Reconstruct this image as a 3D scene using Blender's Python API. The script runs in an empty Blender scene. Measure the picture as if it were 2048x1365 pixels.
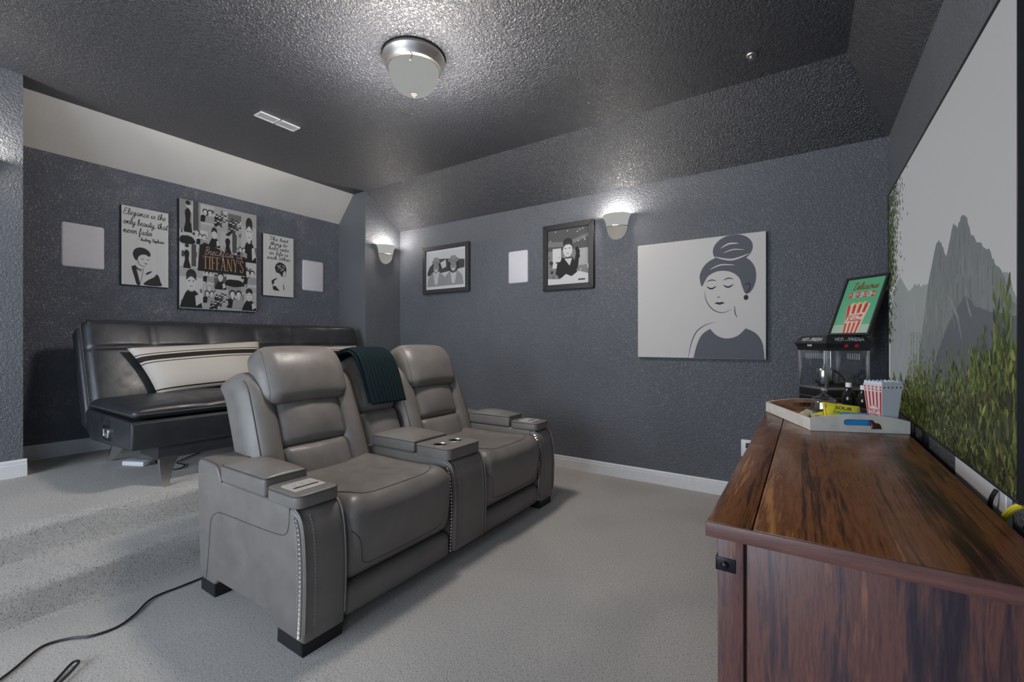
import bpy, bmesh, math, random
import numpy as np
from mathutils import Matrix, Vector
from mathutils.geometry import tessellate_polygon

random.seed(7)
rng = np.random.default_rng(7)
SC = bpy.context.scene
COL = SC.collection

# ------------------------------------------------------------------ camera, world, lights, exposure
cam_data = bpy.data.cameras.new('camera')
cam_data.sensor_width = 36.0
cam_data.lens = 886.0 / 2048.0 * 36.0
cam_data.clip_start = 0.02
cam = bpy.data.objects.new('camera', cam_data)
COL.objects.link(cam)
cam.location = (0.0, 0.0, 1.2)
cam.rotation_euler = (math.radians(90), 0, math.radians(33.57))
SC.camera = cam

world = bpy.data.worlds.new('world')
SC.world = world
world.use_nodes = True
world.node_tree.nodes['Background'].inputs[0].default_value = (0.62, 0.72, 0.9, 1)
world.node_tree.nodes['Background'].inputs[1].default_value = 0.6

def area_light(name, loc, rot, sx, sy, power, color):
    d = bpy.data.lights.new(name, 'AREA')
    d.shape = 'RECTANGLE'
    d.size, d.size_y, d.energy, d.color = sx, sy, power, color
    o = bpy.data.objects.new(name, d)
    COL.objects.link(o)
    o.location, o.rotation_euler = loc, rot
    return o

def point_light(name, loc, power, color, radius, parent=None):
    d = bpy.data.lights.new(name, 'POINT')
    d.energy, d.color, d.shadow_soft_size = power, color, radius
    o = bpy.data.objects.new(name, d)
    COL.objects.link(o)
    o.location = loc
    if parent:
        o.parent = parent
    return o

# bluish daylight entering by the two windows behind the camera, one in the rear wall and one in the right wall
area_light('daylight_rear', (-2.3, -2.40, 1.45), (math.radians(90), 0, 0), 3.2, 1.8, 150.0, (0.78, 0.885, 1.0))
area_light('daylight_right', (0.42, -1.40, 1.45), (0, math.radians(90), 0), 1.7, 1.5, 17.0, (0.62, 0.80, 1.0))

vs = SC.view_settings
vs.view_transform = 'Standard'
vs.look = 'None'
vs.exposure = 0.0
vs.gamma = 1.0
vs.use_curve_mapping = False
SCONCE_W = 22.0
CEIL_W = 104.0
SC.cycles.transparent_max_bounces = 32

# ------------------------------------------------------------------ materials
def lin(c):
    return tuple((x / 12.92 if x <= 0.04045 else ((x + 0.055) / 1.055) ** 2.4) for x in c)

def rgb(r, g, b):
    return lin((r / 255, g / 255, b / 255)) + (1,)

MATS = {}
def new_mat(name):
    m = bpy.data.materials.new(name)
    m.use_nodes = True
    nt = m.node_tree
    b = nt.nodes['Principled BSDF']
    MATS[name] = m
    return m, nt, b

def node(nt, t, **kw):
    n = nt.nodes.new(t)
    for k, v in kw.items():
        setattr(n, k, v)
    return n

def coords(nt, scale=(1, 1, 1), rot=(0, 0, 0)):
    tc = node(nt, 'ShaderNodeTexCoord')
    mp = node(nt, 'ShaderNodeMapping')
    mp.inputs['Scale'].default_value = scale
    mp.inputs['Rotation'].default_value = rot
    nt.links.new(tc.outputs['Object'], mp.inputs[0])
    return mp.outputs[0]

def noise(nt, vec, scale, detail=2, rough=0.5, dist=0.0):
    n = node(nt, 'ShaderNodeTexNoise')
    n.inputs['Scale'].default_value = scale
    n.inputs['Detail'].default_value = detail
    n.inputs['Roughness'].default_value = rough
    n.inputs['Distortion'].default_value = dist
    nt.links.new(vec, n.inputs['Vector'])
    return n.outputs['Fac']

def ramp(nt, fac, stops, interp='LINEAR'):
    r = node(nt, 'ShaderNodeValToRGB')
    r.color_ramp.interpolation = interp
    el = r.color_ramp.elements
    while len(el) < len(stops):
        el.new(0.5)
    for e, (p, c) in zip(el, stops):
        e.position = p
        e.color = c if len(c) == 4 else tuple(c) + (1,)
    nt.links.new(fac, r.inputs[0])
    return r.outputs[0]

def bump(nt, b, h, strength, dist, prev=None):
    n = node(nt, 'ShaderNodeBump')
    n.inputs['Strength'].default_value = strength
    n.inputs['Distance'].default_value = dist
    nt.links.new(h, n.inputs['Height'])
    if prev is not None:
        nt.links.new(prev, n.inputs['Normal'])
    nt.links.new(n.outputs[0], b.inputs['Normal'])
    return n.outputs[0]

def plain(name, col, rough=0.5, metal=0.0, var=0.12, scale=30, bmp=0.0, bscale=200, spec=0.5):
    m, nt, b = new_mat(name)
    v = coords(nt)
    f = noise(nt, v, scale, 3)
    lo = tuple(c * (1 - var) for c in col[:3])
    hi = tuple(min(1, c * (1 + var)) for c in col[:3])
    nt.links.new(ramp(nt, f, [(0.3, lo), (0.7, hi)]), b.inputs['Base Color'])
    b.inputs['Roughness'].default_value = rough
    b.inputs['Metallic'].default_value = metal
    b.inputs['Specular IOR Level'].default_value = spec
    if bmp:
        bump(nt, b, noise(nt, v, bscale, 2), bmp, 0.002)
    return m

def painted(name, col, rough, strength, scale=55.0, spec=0.5, patches=None, dist=0.006):
    """paint over a knock-down plaster texture"""
    m, nt, b = new_mat(name)
    v = coords(nt)
    n1 = noise(nt, v, scale, 3, 0.55, 0.6)
    n2 = noise(nt, v, scale * 2.7, 2, 0.5, 0.4)
    mx = node(nt, 'ShaderNodeMath', operation='MULTIPLY_ADD')
    nt.links.new(n2, mx.inputs[0]); mx.inputs[1].default_value = 0.45
    sm = ramp(nt, n1, [(0.36, (0, 0, 0)), (0.62, (1, 1, 1))], 'EASE')
    nt.links.new(sm, mx.inputs[2])
    big = noise(nt, v, 1.3, 3)
    lo = tuple(c * 0.9 for c in col[:3]); hi = tuple(c * 1.1 for c in col[:3])
    base = ramp(nt, big, [(0.3, lo), (0.7, hi)])
    if patches:
        # pale blotches: specular glints of the wall put into its colour
        w = noise(nt, v, 4.2, 5, 0.75)
        w2 = noise(nt, v, 70.0, 2, 0.6)
        mm = node(nt, 'ShaderNodeMath', operation='MULTIPLY')
        nt.links.new(ramp(nt, w, [(0.5, (0, 0, 0)), (0.68, (1, 1, 1))]), mm.inputs[0])
        nt.links.new(ramp(nt, w2, [(0.45, (0, 0, 0)), (0.6, (1, 1, 1))]), mm.inputs[1])
        mixn = node(nt, 'ShaderNodeMix', data_type='RGBA')
        nt.links.new(mm.outputs[0], mixn.inputs['Factor'])
        nt.links.new(base, mixn.inputs['A'])
        mixn.inputs['B'].default_value = patches
        base = mixn.outputs['Result']
    nt.links.new(base, b.inputs['Base Color'])
    b.inputs['Roughness'].default_value = rough
    b.inputs['Specular IOR Level'].default_value = spec
    bump(nt, b, mx.outputs[0], strength, dist)
    return m

WALL_C = (0.108, 0.116, 0.134)
painted('wall_paint', WALL_C, 0.42, 0.6, 80, dist=0.009)
painted('niche_paint', (0.115, 0.124, 0.152), 0.42, 0.7, 70, dist=0.010, patches=(0.25, 0.255, 0.265, 1))
painted('ceiling_paint', (0.030, 0.033, 0.042), 0.38, 0.75, 75, spec=0.9, dist=0.008)
painted('smooth_paint', (0.120, 0.126, 0.136), 0.5, 0.05)
painted('band_paint', (0.50, 0.485, 0.465), 0.6, 0.12, 60, spec=0.3)
plain('white_trim', (0.62, 0.62, 0.63), 0.35, var=0.04)
plain('white_plastic', (0.62, 0.62, 0.64), 0.4, var=0.02)
plain('speaker_cloth', (0.52, 0.51, 0.55), 0.7, var=0.02, bmp=0.2, bscale=900)

def carpet():
    m, nt, b = new_mat('carpet')
    v = coords(nt)
    f1 = noise(nt, v, 520, 2, 0.7)
    f2 = noise(nt, v, 150, 4, 0.8)
    big = noise(nt, v, 1.1, 2, 0.4, 0.6)
    c1 = ramp(nt, f2, [(0.345, (0.12, 0.11, 0.105)), (0.42, (0.62, 0.58, 0.54)), (0.50, (0.80, 0.755, 0.71)), (0.68, (0.90, 0.855, 0.81))])
    c2 = ramp(nt, big, [(0.36, (0.86, 0.87, 0.88)), (0.56, (1.0, 1.0, 1.0))])
    mx = node(nt, 'ShaderNodeMix', data_type='RGBA', blend_type='MULTIPLY')
    mx.inputs['Factor'].default_value = 1.0
    nt.links.new(c1, mx.inputs['A']); nt.links.new(c2, mx.inputs['B'])
    nt.links.new(mx.outputs['Result'], b.inputs['Base Color'])
    b.inputs['Roughness'].default_value = 0.95
    b.inputs['Specular IOR Level'].default_value = 0.1
    b.inputs['Sheen Weight'].default_value = 0.15
    p = bump(nt, b, f2, 1.0, 0.014)
    bump(nt, b, f1, 0.6, 0.004, p)
carpet()

def leather(name, col, rough, spec=0.5, var=0.1):
    m, nt, b = new_mat(name)
    v = coords(nt)
    f = noise(nt, v, 7, 3, 0.6)
    lo = tuple(c * (1 - var) for c in col); hi = tuple(c * (1 + var) for c in col)
    nt.links.new(ramp(nt, f, [(0.3, lo), (0.7, hi)]), b.inputs['Base Color'])
    b.inputs['Specular IOR Level'].default_value = spec
    rr = ramp(nt, noise(nt, v, 14, 2), [(0.3, (rough * 0.85,) * 3), (0.7, (rough * 1.15,) * 3)])
    nt.links.new(rr, b.inputs['Roughness'])
    wr = noise(nt, v, 26, 4, 0.6, 0.8)
    p = bump(nt, b, wr, 0.10, 0.006)
    vo = node(nt, 'ShaderNodeTexVoronoi')
    vo.inputs['Scale'].default_value = 420
    nt.links.new(v, vo.inputs['Vector'])
    bump(nt, b, vo.outputs['Distance'], 0.12, 0.001, p)
    return m
leather('grey_leather', (0.165, 0.151, 0.140), 0.44)
leather('black_leather', (0.020, 0.021, 0.025), 0.40, 0.6)
plain('grey_piping', (0.075, 0.07, 0.066), 0.6)
plain('grey_stitch', (0.36, 0.345, 0.33), 0.7)
plain('black_stitch', (0.05, 0.05, 0.056), 0.6)
plain('black_foot', (0.008, 0.008, 0.009), 0.5)
plain('stud_metal', (0.70, 0.67, 0.62), 0.25, 1.0)
plain('chrome', (0.78, 0.78, 0.80), 0.24, 1.0, var=0.02)
plain('nickel', (0.50, 0.47, 0.44), 0.42, 1.0, var=0.05)
plain('dark_metal', (0.02, 0.022, 0.028), 0.38, 0.6)
plain('aluminium', (0.60, 0.60, 0.62), 0.35, 1.0)
plain('steel', (0.55, 0.55, 0.56), 0.2, 1.0)
plain('silver_plate', (0.50, 0.485, 0.46), 0.45, 0.3, var=0.03)
plain('black_plastic', (0.010, 0.010, 0.011), 0.35)
plain('black_frame', (0.014, 0.0145, 0.016), 0.45, spec=0.35)
plain('matte_bronze', (0.02, 0.018, 0.016), 0.95, spec=0.0)
plain('grey_frame', (0.036, 0.036, 0.036), 0.5, spec=0.35)
plain('canvas_edge', (0.02, 0.02, 0.024), 0.7)
plain('canvas_white', (0.50, 0.49, 0.48), 0.7, var=0.02)
plain('cable_black', (0.010, 0.010, 0.010), 0.5)
plain('cable_yellow', (0.62, 0.50, 0.03), 0.5)
plain('cup_black', (0.006, 0.006, 0.006), 0.3)
plain('white_cap', (0.7, 0.7, 0.7), 0.4)
plain('cola', (0.012, 0.010, 0.010), 0.08, var=0.0)
plain('wrapper_blue', (0.02, 0.22, 0.55), 0.3)
plain('wrapper_yellow', (0.60, 0.55, 0.03), 0.3)
plain('wrapper_silver', (0.45, 0.47, 0.55), 0.25, 0.4, var=0.4, scale=60)
plain('wrapper_brown', (0.06, 0.02, 0.02), 0.35)
plain('wrapper_cream', (0.6, 0.52, 0.4), 0.5)
plain('candy', (0.10, 0.08, 0.10), 0.3, var=0.9, scale=120)
plain('bucket_plastic', (0.62, 0.66, 0.74), 0.35, var=0.02)
plain('knit_base', (0.011, 0.021, 0.026), 0.95, var=0.4, scale=300, bmp=0.9, bscale=420, spec=0.1)
plain('tray_white', (0.60, 0.57, 0.53), 0.7, var=0.10, scale=18, bmp=0.3, bscale=60)
plain('tray_brown', (0.26, 0.13, 0.06), 0.6, var=0.3, scale=25)
plain('red_lens', (0.5, 0.01, 0.02), 0.2)
plain('flat_white', (0.75, 0.75, 0.75), 0.5)

def stretched_wood(name, stops, mscale, rough, smear=False, coat=0.0):
    m, nt, b = new_mat(name)
    v = coords(nt, mscale)
    f = noise(nt, v, 3.0, 6, 0.62, 0.9)
    g = noise(nt, v, 22.0, 4, 0.7, 0.2)
    mx = node(nt, 'ShaderNodeMath', operation='MULTIPLY_ADD')
    nt.links.new(g, mx.inputs[0]); mx.inputs[1].default_value = 0.55
    sub = node(nt, 'ShaderNodeMath', operation='SUBTRACT')
    nt.links.new(f, sub.inputs[0]); sub.inputs[1].default_value = 0.275
    nt.links.new(sub.outputs[0], mx.inputs[2])
    nt.links.new(ramp(nt, mx.outputs[0], stops), b.inputs['Base Color'])
    if smear:
        s = noise(nt, coords(nt), 3.2, 4, 0.6, 0.5)
        nt.links.new(ramp(nt, s, [(0.38, (rough,) * 3), (0.64, (rough + 0.22,) * 3)]), b.inputs['Roughness'])
    else:
        b.inputs['Roughness'].default_value = rough
    b.inputs['Coat Weight'].default_value = coat
    b.inputs['Coat Roughness'].default_value = 0.2
    bump(nt, b, g, 0.12, 0.002)
    return m
stretched_wood('wood_top', [(0.30, (0.014, 0.007, 0.005)), (0.42, (0.060, 0.022, 0.010)), (0.53, (0.19, 0.070, 0.022)), (0.61, (0.11, 0.036, 0.012)), (0.72, (0.34, 0.145, 0.045))], (4.6, 0.20, 1), 0.20, True)
stretched_wood('wood_side', [(0.30, (0.034, 0.024, 0.034)), (0.42, (0.075, 0.042, 0.048)), (0.52, (0.16, 0.068, 0.055)), (0.60, (0.105, 0.046, 0.046)), (0.72, (0.25, 0.108, 0.072))], (5.0, 5.0, 0.36), 0.40)
stretched_wood('wood_edge', [(0.28, (0.09, 0.042, 0.038)), (0.5, (0.16, 0.070, 0.060)), (0.75, (0.24, 0.11, 0.09))], (0.5, 3.4, 3.4), 0.42)

def glow(name, col, strength, var=0.05):
    m, nt, b = new_mat(name)
    b.inputs['Base Color'].default_value = (0.0, 0.0, 0.0, 1)
    b.inputs['Roughness'].default_value = 0.5
    b.inputs['Specular IOR Level'].default_value = 0.0
    f = noise(nt, coords(nt), 9, 2)
    nt.links.new(ramp(nt, f, [(0.3, tuple(c * (1 - var) for c in col)), (0.7, tuple(col))]), b.inputs['Emission Color'])
    b.inputs['Emission Strength'].default_value = strength
glow('lamp_glass', (0.92, 0.94, 0.91), 0.36)
glow('sconce_shade', (0.95, 0.95, 0.92), 0.42)
glow('sconce_glass', (0.93, 0.87, 0.80), 0.33, 0.15)

def glass(name, tint=(1, 1, 1), rough=0.02, f0=0.045):
    m, nt, b = new_mat(name)
    nt.nodes.remove(b)
    out = nt.nodes['Material Output']
    tr = node(nt, 'ShaderNodeBsdfTransparent'); tr.inputs[0].default_value = tint + (1,)
    gl = node(nt, 'ShaderNodeBsdfGlossy'); gl.inputs['Roughness'].default_value = rough
    lw = node(nt, 'ShaderNodeLayerWeight'); lw.inputs[0].default_value = 0.5
    pw_ = node(nt, 'ShaderNodeMath', operation='POWER'); pw_.inputs[1].default_value = 4.0
    nt.links.new(lw.outputs['Facing'], pw_.inputs[0])
    fr = node(nt, 'ShaderNodeMath', operation='MULTIPLY_ADD'); fr.inputs[1].default_value = 0.7; fr.inputs[2].default_value = f0
    nt.links.new(pw_.outputs[0], fr.inputs[0])
    mx = node(nt, 'ShaderNodeMixShader')
    nt.links.new(fr.outputs[0], mx.inputs[0]); nt.links.new(tr.outputs[0], mx.inputs[1]); nt.links.new(gl.outputs[0], mx.inputs[2])
    nt.links.new(mx.outputs[0], out.inputs[0])
glass('clear_glass', (0.93, 0.94, 0.95))
glass('jar_glass', (0.86, 0.88, 0.90), 0.06, 0.16)

def print_mat(name, rough, emit=0.0):
    m, nt, b = new_mat(name)
    a = node(nt, 'ShaderNodeVertexColor', layer_name='Col')
    b.inputs['Roughness'].default_value = rough
    b.inputs['Specular IOR Level'].default_value = 0.3
    if emit:
        b.inputs['Base Color'].default_value = (0.01, 0.01, 0.01, 1)
        nt.links.new(a.outputs[0], b.inputs['Emission Color'])
        b.inputs['Emission Strength'].default_value = emit
    else:
        nt.links.new(a.outputs[0], b.inputs['Base Color'])
print_mat('print', 0.7)
print_mat('gloss_print', 0.3)
print_mat('screen_print', 0.4, 1.0)

def pillow_cloth(name):
    m, nt, b = new_mat(name)
    tc = node(nt, 'ShaderNodeTexCoord')
    sep = node(nt, 'ShaderNodeSeparateXYZ')
    nt.links.new(tc.outputs['Object'], sep.inputs[0])
    mr = node(nt, 'ShaderNodeMapRange')
    mr.inputs[1].default_value = -0.21; mr.inputs[2].default_value = 0.21
    nt.links.new(sep.outputs['Z'], mr.inputs[0])
    cr, dk = (0.50, 0.455, 0.40), (0.030, 0.024, 0.021)
    st = [(0, cr), (0.055, dk), (0.078, cr), (0.115, dk), (0.14, cr),
          (0.60, dk), (0.615, cr), (0.645, dk), (0.735, cr), (0.765, dk), (0.78, cr), (0.93, dk), (0.95, cr)]
    base = ramp(nt, mr.outputs[0], st, 'CONSTANT')
    nt.links.new(base, b.inputs['Base Color'])
    b.inputs['Roughness'].default_value = 0.9
    b.inputs['Specular IOR Level'].default_value = 0.15
    bump(nt, b, noise(nt, tc.outputs['Object'], 260, 2), 0.3, 0.002)
pillow_cloth('striped_cloth')

# ------------------------------------------------------------------ object helpers
WM = {}
def tag(o, label=None, cat=None, group=None, kind=None):
    if label: o['label'] = label
    if cat: o['category'] = cat
    if group: o['group'] = group
    if kind: o['kind'] = kind
    return o

def thing(name, label, cat, loc=(0, 0, 0), rotz=0.0, group=None):
    o = bpy.data.objects.new(name, None)
    o.empty_display_size = 0.05
    COL.objects.link(o)
    o.location = loc
    o.rotation_euler = (0, 0, rotz)
    WM[o.name] = Matrix.Translation(loc) @ Matrix.Rotation(rotz, 4, 'Z')
    return tag(o, label, cat, group)

def obj(name, geo, mat, parent=None, smooth=True, angle=40, local=False, label=None):
    """geo = (verts, faces[, face colours]) or a bmesh; world coordinates unless local"""
    me = bpy.data.meshes.new(name)
    if isinstance(geo, bmesh.types.BMesh):
        geo.to_mesh(me); geo.free()
    else:
        me.from_pydata([tuple(map(float, v)) for v in geo[0]], [], [tuple(map(int, f)) for f in geo[1]])
        if len(geo) > 2:
            at = me.color_attributes.new('Col', 'FLOAT_COLOR', 'CORNER')
            for p, c in zip(me.polygons, geo[2]):
                for li in p.loop_indices:
                    at.data[li].color = c
    me.update()
    if parent is not None and not local:
        me.transform(WM.get(parent.name, Matrix()).inverted())
    o = bpy.data.objects.new(name, me)
    COL.objects.link(o)
    if parent is not None:
        o.parent = parent
        WM[o.name] = WM.get(parent.name, Matrix())
    if isinstance(mat, str):
        mat = [mat]
    for k in mat:
        me.materials.append(MATS[k])
    if smooth:
        me.shade_smooth()
        if angle < 180:
            me.set_sharp_from_angle(angle=math.radians(angle))
    if label: o['label'] = label
    return o

def fix_normals(v, f):
    bm = bmesh.new()
    vs_ = [bm.verts.new(tuple(map(float, p))) for p in v]
    for q in f:
        try: bm.faces.new([vs_[i] for i in q])
        except ValueError: pass
    bmesh.ops.recalc_face_normals(bm, faces=bm.faces)
    return bm

def join(*geos):
    V, F, n = [], [], 0
    for g in geos:
        V += [tuple(p) for p in g[0]]
        F += [tuple(i + n for i in f) for f in g[1]]
        n = len(V)
    return V, F

def box(x0, x1, y0, y1, z0, z1):
    v = [(x0, y0, z0), (x1, y0, z0), (x1, y1, z0), (x0, y1, z0), (x0, y0, z1), (x1, y0, z1), (x1, y1, z1), (x0, y1, z1)]
    f = [(3, 2, 1, 0), (4, 5, 6, 7), (0, 1, 5, 4), (1, 2, 6, 5), (2, 3, 7, 6), (3, 0, 4, 7)]
    return v, f

def bbox(x0, x1, y0, y1, z0, z1, bev=0.004, seg=2):
    bm = fix_normals(*box(x0, x1, y0, y1, z0, z1))
    bmesh.ops.bevel(bm, geom=bm.edges[:] , offset=bev, segments=seg, affect='EDGES', profile=0.5)
    return bm

def geo_of(bm):
    bm.verts.ensure_lookup_table(); bm.verts.index_update()
    v = [tuple(x.co) for x in bm.verts]; f = [tuple(q.index for q in p.verts) for p in bm.faces]
    bm.free()
    return v, f

def prism(pts, a, b, axis='y', bev=0.0, seg=3):
    """polygon in the plane normal to axis, extruded a..b. pts are (x,z) for y, (x,y) for z, (y,z) for x"""
    def mk(p, t):
        return {'y': (p[0], t, p[1]), 'z': (p[0], p[1], t), 'x': (t, p[0], p[1])}[axis]
    n = len(pts)
    v = [mk(p, a) for p in pts] + [mk(p, b) for p in pts]
    f = [tuple(range(n)), tuple(range(2 * n - 1, n - 1, -1))] + [(i, i + n, (i + 1) % n + n, (i + 1) % n) for i in range(n)]
    bm = fix_normals(v, f)
    if bev:
        bm.faces.ensure_lookup_table()
        caps = [p for p in bm.faces if len(p.verts) == n and n != 4 or abs(p.normal[{'x': 0, 'y': 1, 'z': 2}[axis]]) > 0.99]
        ed = list({e for p in caps for e in p.edges})
        bmesh.ops.bevel(bm, geom=ed, offset=bev, segments=seg, affect='EDGES', profile=0.5)
    return bm

def rrect(x0, x1, y0, y1, r, k=5):
    out = []
    for cx, cy, a0 in ((x1 - r, y1 - r, 0), (x0 + r, y1 - r, 90), (x0 + r, y0 + r, 180), (x1 - r, y0 + r, 270)):
        for i in range(k + 1):
            a = math.radians(a0 + 90 * i / k)
            out.append((cx + r * math.cos(a), cy + r * math.sin(a)))
    return out

def rbox(x0, x1, y0, y1, z0, z1, r, n=(8, 8, 8), bulge=None, warp=None, m=3, p=2.0):
    """rounded box; bulge = dict(top, bottom, front(+x), back(-x), left(-y), right(+y)); warp acts on an (N,3) array"""
    lo = np.array([x0, y0, z0], float); hi = np.array([x1, y1, z1], float)
    c = (lo + hi) / 2; h = (hi - lo) / 2
    r = min(r, h.min() * 0.999)
    ax = []
    for i in range(3):
        e = [r * math.tan(math.radians(45 * k / m)) for k in range(m, 0, -1)]
        inner = h[i] - r
        s = [-(inner + q) for q in e] + list(np.linspace(-inner, inner, max(2, n[i] + 1))) + [inner + q for q in reversed(e)]
        ax.append(np.array(s))
    V = []; F = []; idx = {}
    def vid(q):
        key = tuple(np.round(q, 6))
        if key not in idx:
            idx[key] = len(V); V.append(q)
        return idx[key]
    for a in range(3):
        b_, c_ = (a + 1) % 3, (a + 2) % 3
        for sgn in (-1, 1):
            g = np.zeros((len(ax[b_]), len(ax[c_])), int)
            for i, bv in enumerate(ax[b_]):
                for j, cv in enumerate(ax[c_]):
                    q = np.zeros(3); q[a] = sgn * h[a]; q[b_] = bv; q[c_] = cv
                    g[i, j] = vid(q)
            for i in range(len(ax[b_]) - 1):
                for j in range(len(ax[c_]) - 1):
                    q = (g[i, j], g[i + 1, j], g[i + 1, j + 1], g[i, j + 1])
                    F.append(q if sgn > 0 else q[::-1])
    P = np.array(V)
    inn = np.clip(P, -(h - r), h - r)
    d = P - inn
    L = np.linalg.norm(d, axis=1, keepdims=True); L[L == 0] = 1
    P = inn + d / L * r
    if bulge:
        U = P / h
        e = 1 - np.abs(np.clip(U, -1, 1)) ** p
        for key, (a, s) in dict(top=(2, 1), bottom=(2, -1), front=(0, 1), back=(0, -1), left=(1, -1), right=(1, 1)).items():
            if key in bulge:
                b_, c_ = (a + 1) % 3, (a + 2) % 3
                P[:, a] += s * bulge[key] * e[:, b_] * e[:, c_] * np.clip(U[:, a] * s, 0, 1)
    P = P + c
    if warp:
        P = warp(P)
    return P.tolist(), F

def tube(pts, r, k=8, closed=False):
    P = [Vector(p) for p in pts]
    n = len(P)
    V, F = [], []
    up = None
    for i in range(n):
        if closed:
            t = (P[(i + 1) % n] - P[i - 1]).normalized()
        else:
            t = (P[min(i + 1, n - 1)] - P[max(i - 1, 0)]).normalized()
        if up is None:
            up = Vector((0, 0, 1)) if abs(t.z) < 0.9 else Vector((1, 0, 0))
        s = t.cross(up)
        if s.length < 1e-6: s = t.orthogonal()
        s.normalize(); up = s.cross(t).normalized()
        rr = r[i] if isinstance(r, (list, tuple)) else r
        for j in range(k):
            a = 2 * math.pi * j / k
            V.append(tuple(P[i] + s * (rr * math.cos(a)) + up * (rr * math.sin(a))))
    m = n if closed else n - 1
    for i in range(m):
        for j in range(k):
            a, b = i * k + j, i * k + (j + 1) % k
            c, d = ((i + 1) % n) * k + (j + 1) % k, ((i + 1) % n) * k + j
            F.append((a, b, c, d))
    if not closed:
        F.append(tuple(range(k - 1, -1, -1))); F.append(tuple(range((n - 1) * k, n * k)))
    return V, F

def smooth_path(pts, k=6, closed=False):
    P = [np.array(p, float) for p in pts]
    out = []
    n = len(P)
    rngi = range(n) if closed else range(n - 1)
    for i in rngi:
        p0 = P[i - 1] if (closed or i > 0) else P[0]
        p1 = P[i]; p2 = P[(i + 1) % n]
        p3 = P[(i + 2) % n] if (closed or i + 2 < n) else P[-1]
        for j in range(k):
            t = j / k
            out.append(tuple(0.5 * ((2 * p1) + (-p0 + p2) * t + (2 * p0 - 5 * p1 + 4 * p2 - p3) * t * t + (-p0 + 3 * p1 - 3 * p2 + p3) * t ** 3)))
    if not closed: out.append(tuple(P[-1]))
    return out

def lathe(prof, k=32, centre=(0, 0), a0=0, a1=360, sx=1.0, sy=1.0):
    V, F = [], []
    full = abs(a1 - a0) >= 360
    kk = k if full else k + 1
    for (r, z) in prof:
        for j in range(kk):
            a = math.radians(a0 + (a1 - a0) * j / k)
            V.append((centre[0] + r * math.cos(a) * sx, centre[1] + r * math.sin(a) * sy, z))
    for i in range(len(prof) - 1):
        for j in range(k):
            j2 = (j + 1) % kk
            F.append((i * kk + j, i * kk + j2, (i + 1) * kk + j2, (i + 1) * kk + j))
    return V, F

def sheet(grid, th):
    """thick sheet from a grid of points"""
    G = np.array(grid, float)
    a, b = G.shape[:2]
    du = np.gradient(G, axis=0); dv = np.gradient(G, axis=1)
    N = np.cross(du, dv); N /= np.maximum(np.linalg.norm(N, axis=2, keepdims=True), 1e-9)
    V = (G + N * th / 2).reshape(-1, 3).tolist() + (G - N * th / 2).reshape(-1, 3).tolist()
    F = []; o = a * b
    for i in range(a - 1):
        for j in range(b - 1):
            q = (i * b + j, (i + 1) * b + j, (i + 1) * b + j + 1, i * b + j + 1)
            F.append(q); F.append(tuple(x + o for x in q[::-1]))
    for i in range(a - 1):
        F.append((i * b, i * b + o, (i + 1) * b + o, (i + 1) * b))
        e = b - 1
        F.append((i * b + e, (i + 1) * b + e, (i + 1) * b + e + o, i * b + e + o))
    for j in range(b - 1):
        F.append((j, j + 1, j + 1 + o, j + o))
        e = (a - 1) * b
        F.append((e + j, e + j + o, e + j + 1 + o, e + j + 1))
    return V, F

def copy_tree(o, parent=None):
    c = o.copy()
    COL.objects.link(c)
    c.parent = parent
    for ch in list(o.children):
        copy_tree(ch, c)
    return c

# ------------------------------------------------------------------ flat print on panels
def sr(h):
    return rgb(*h)

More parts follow.
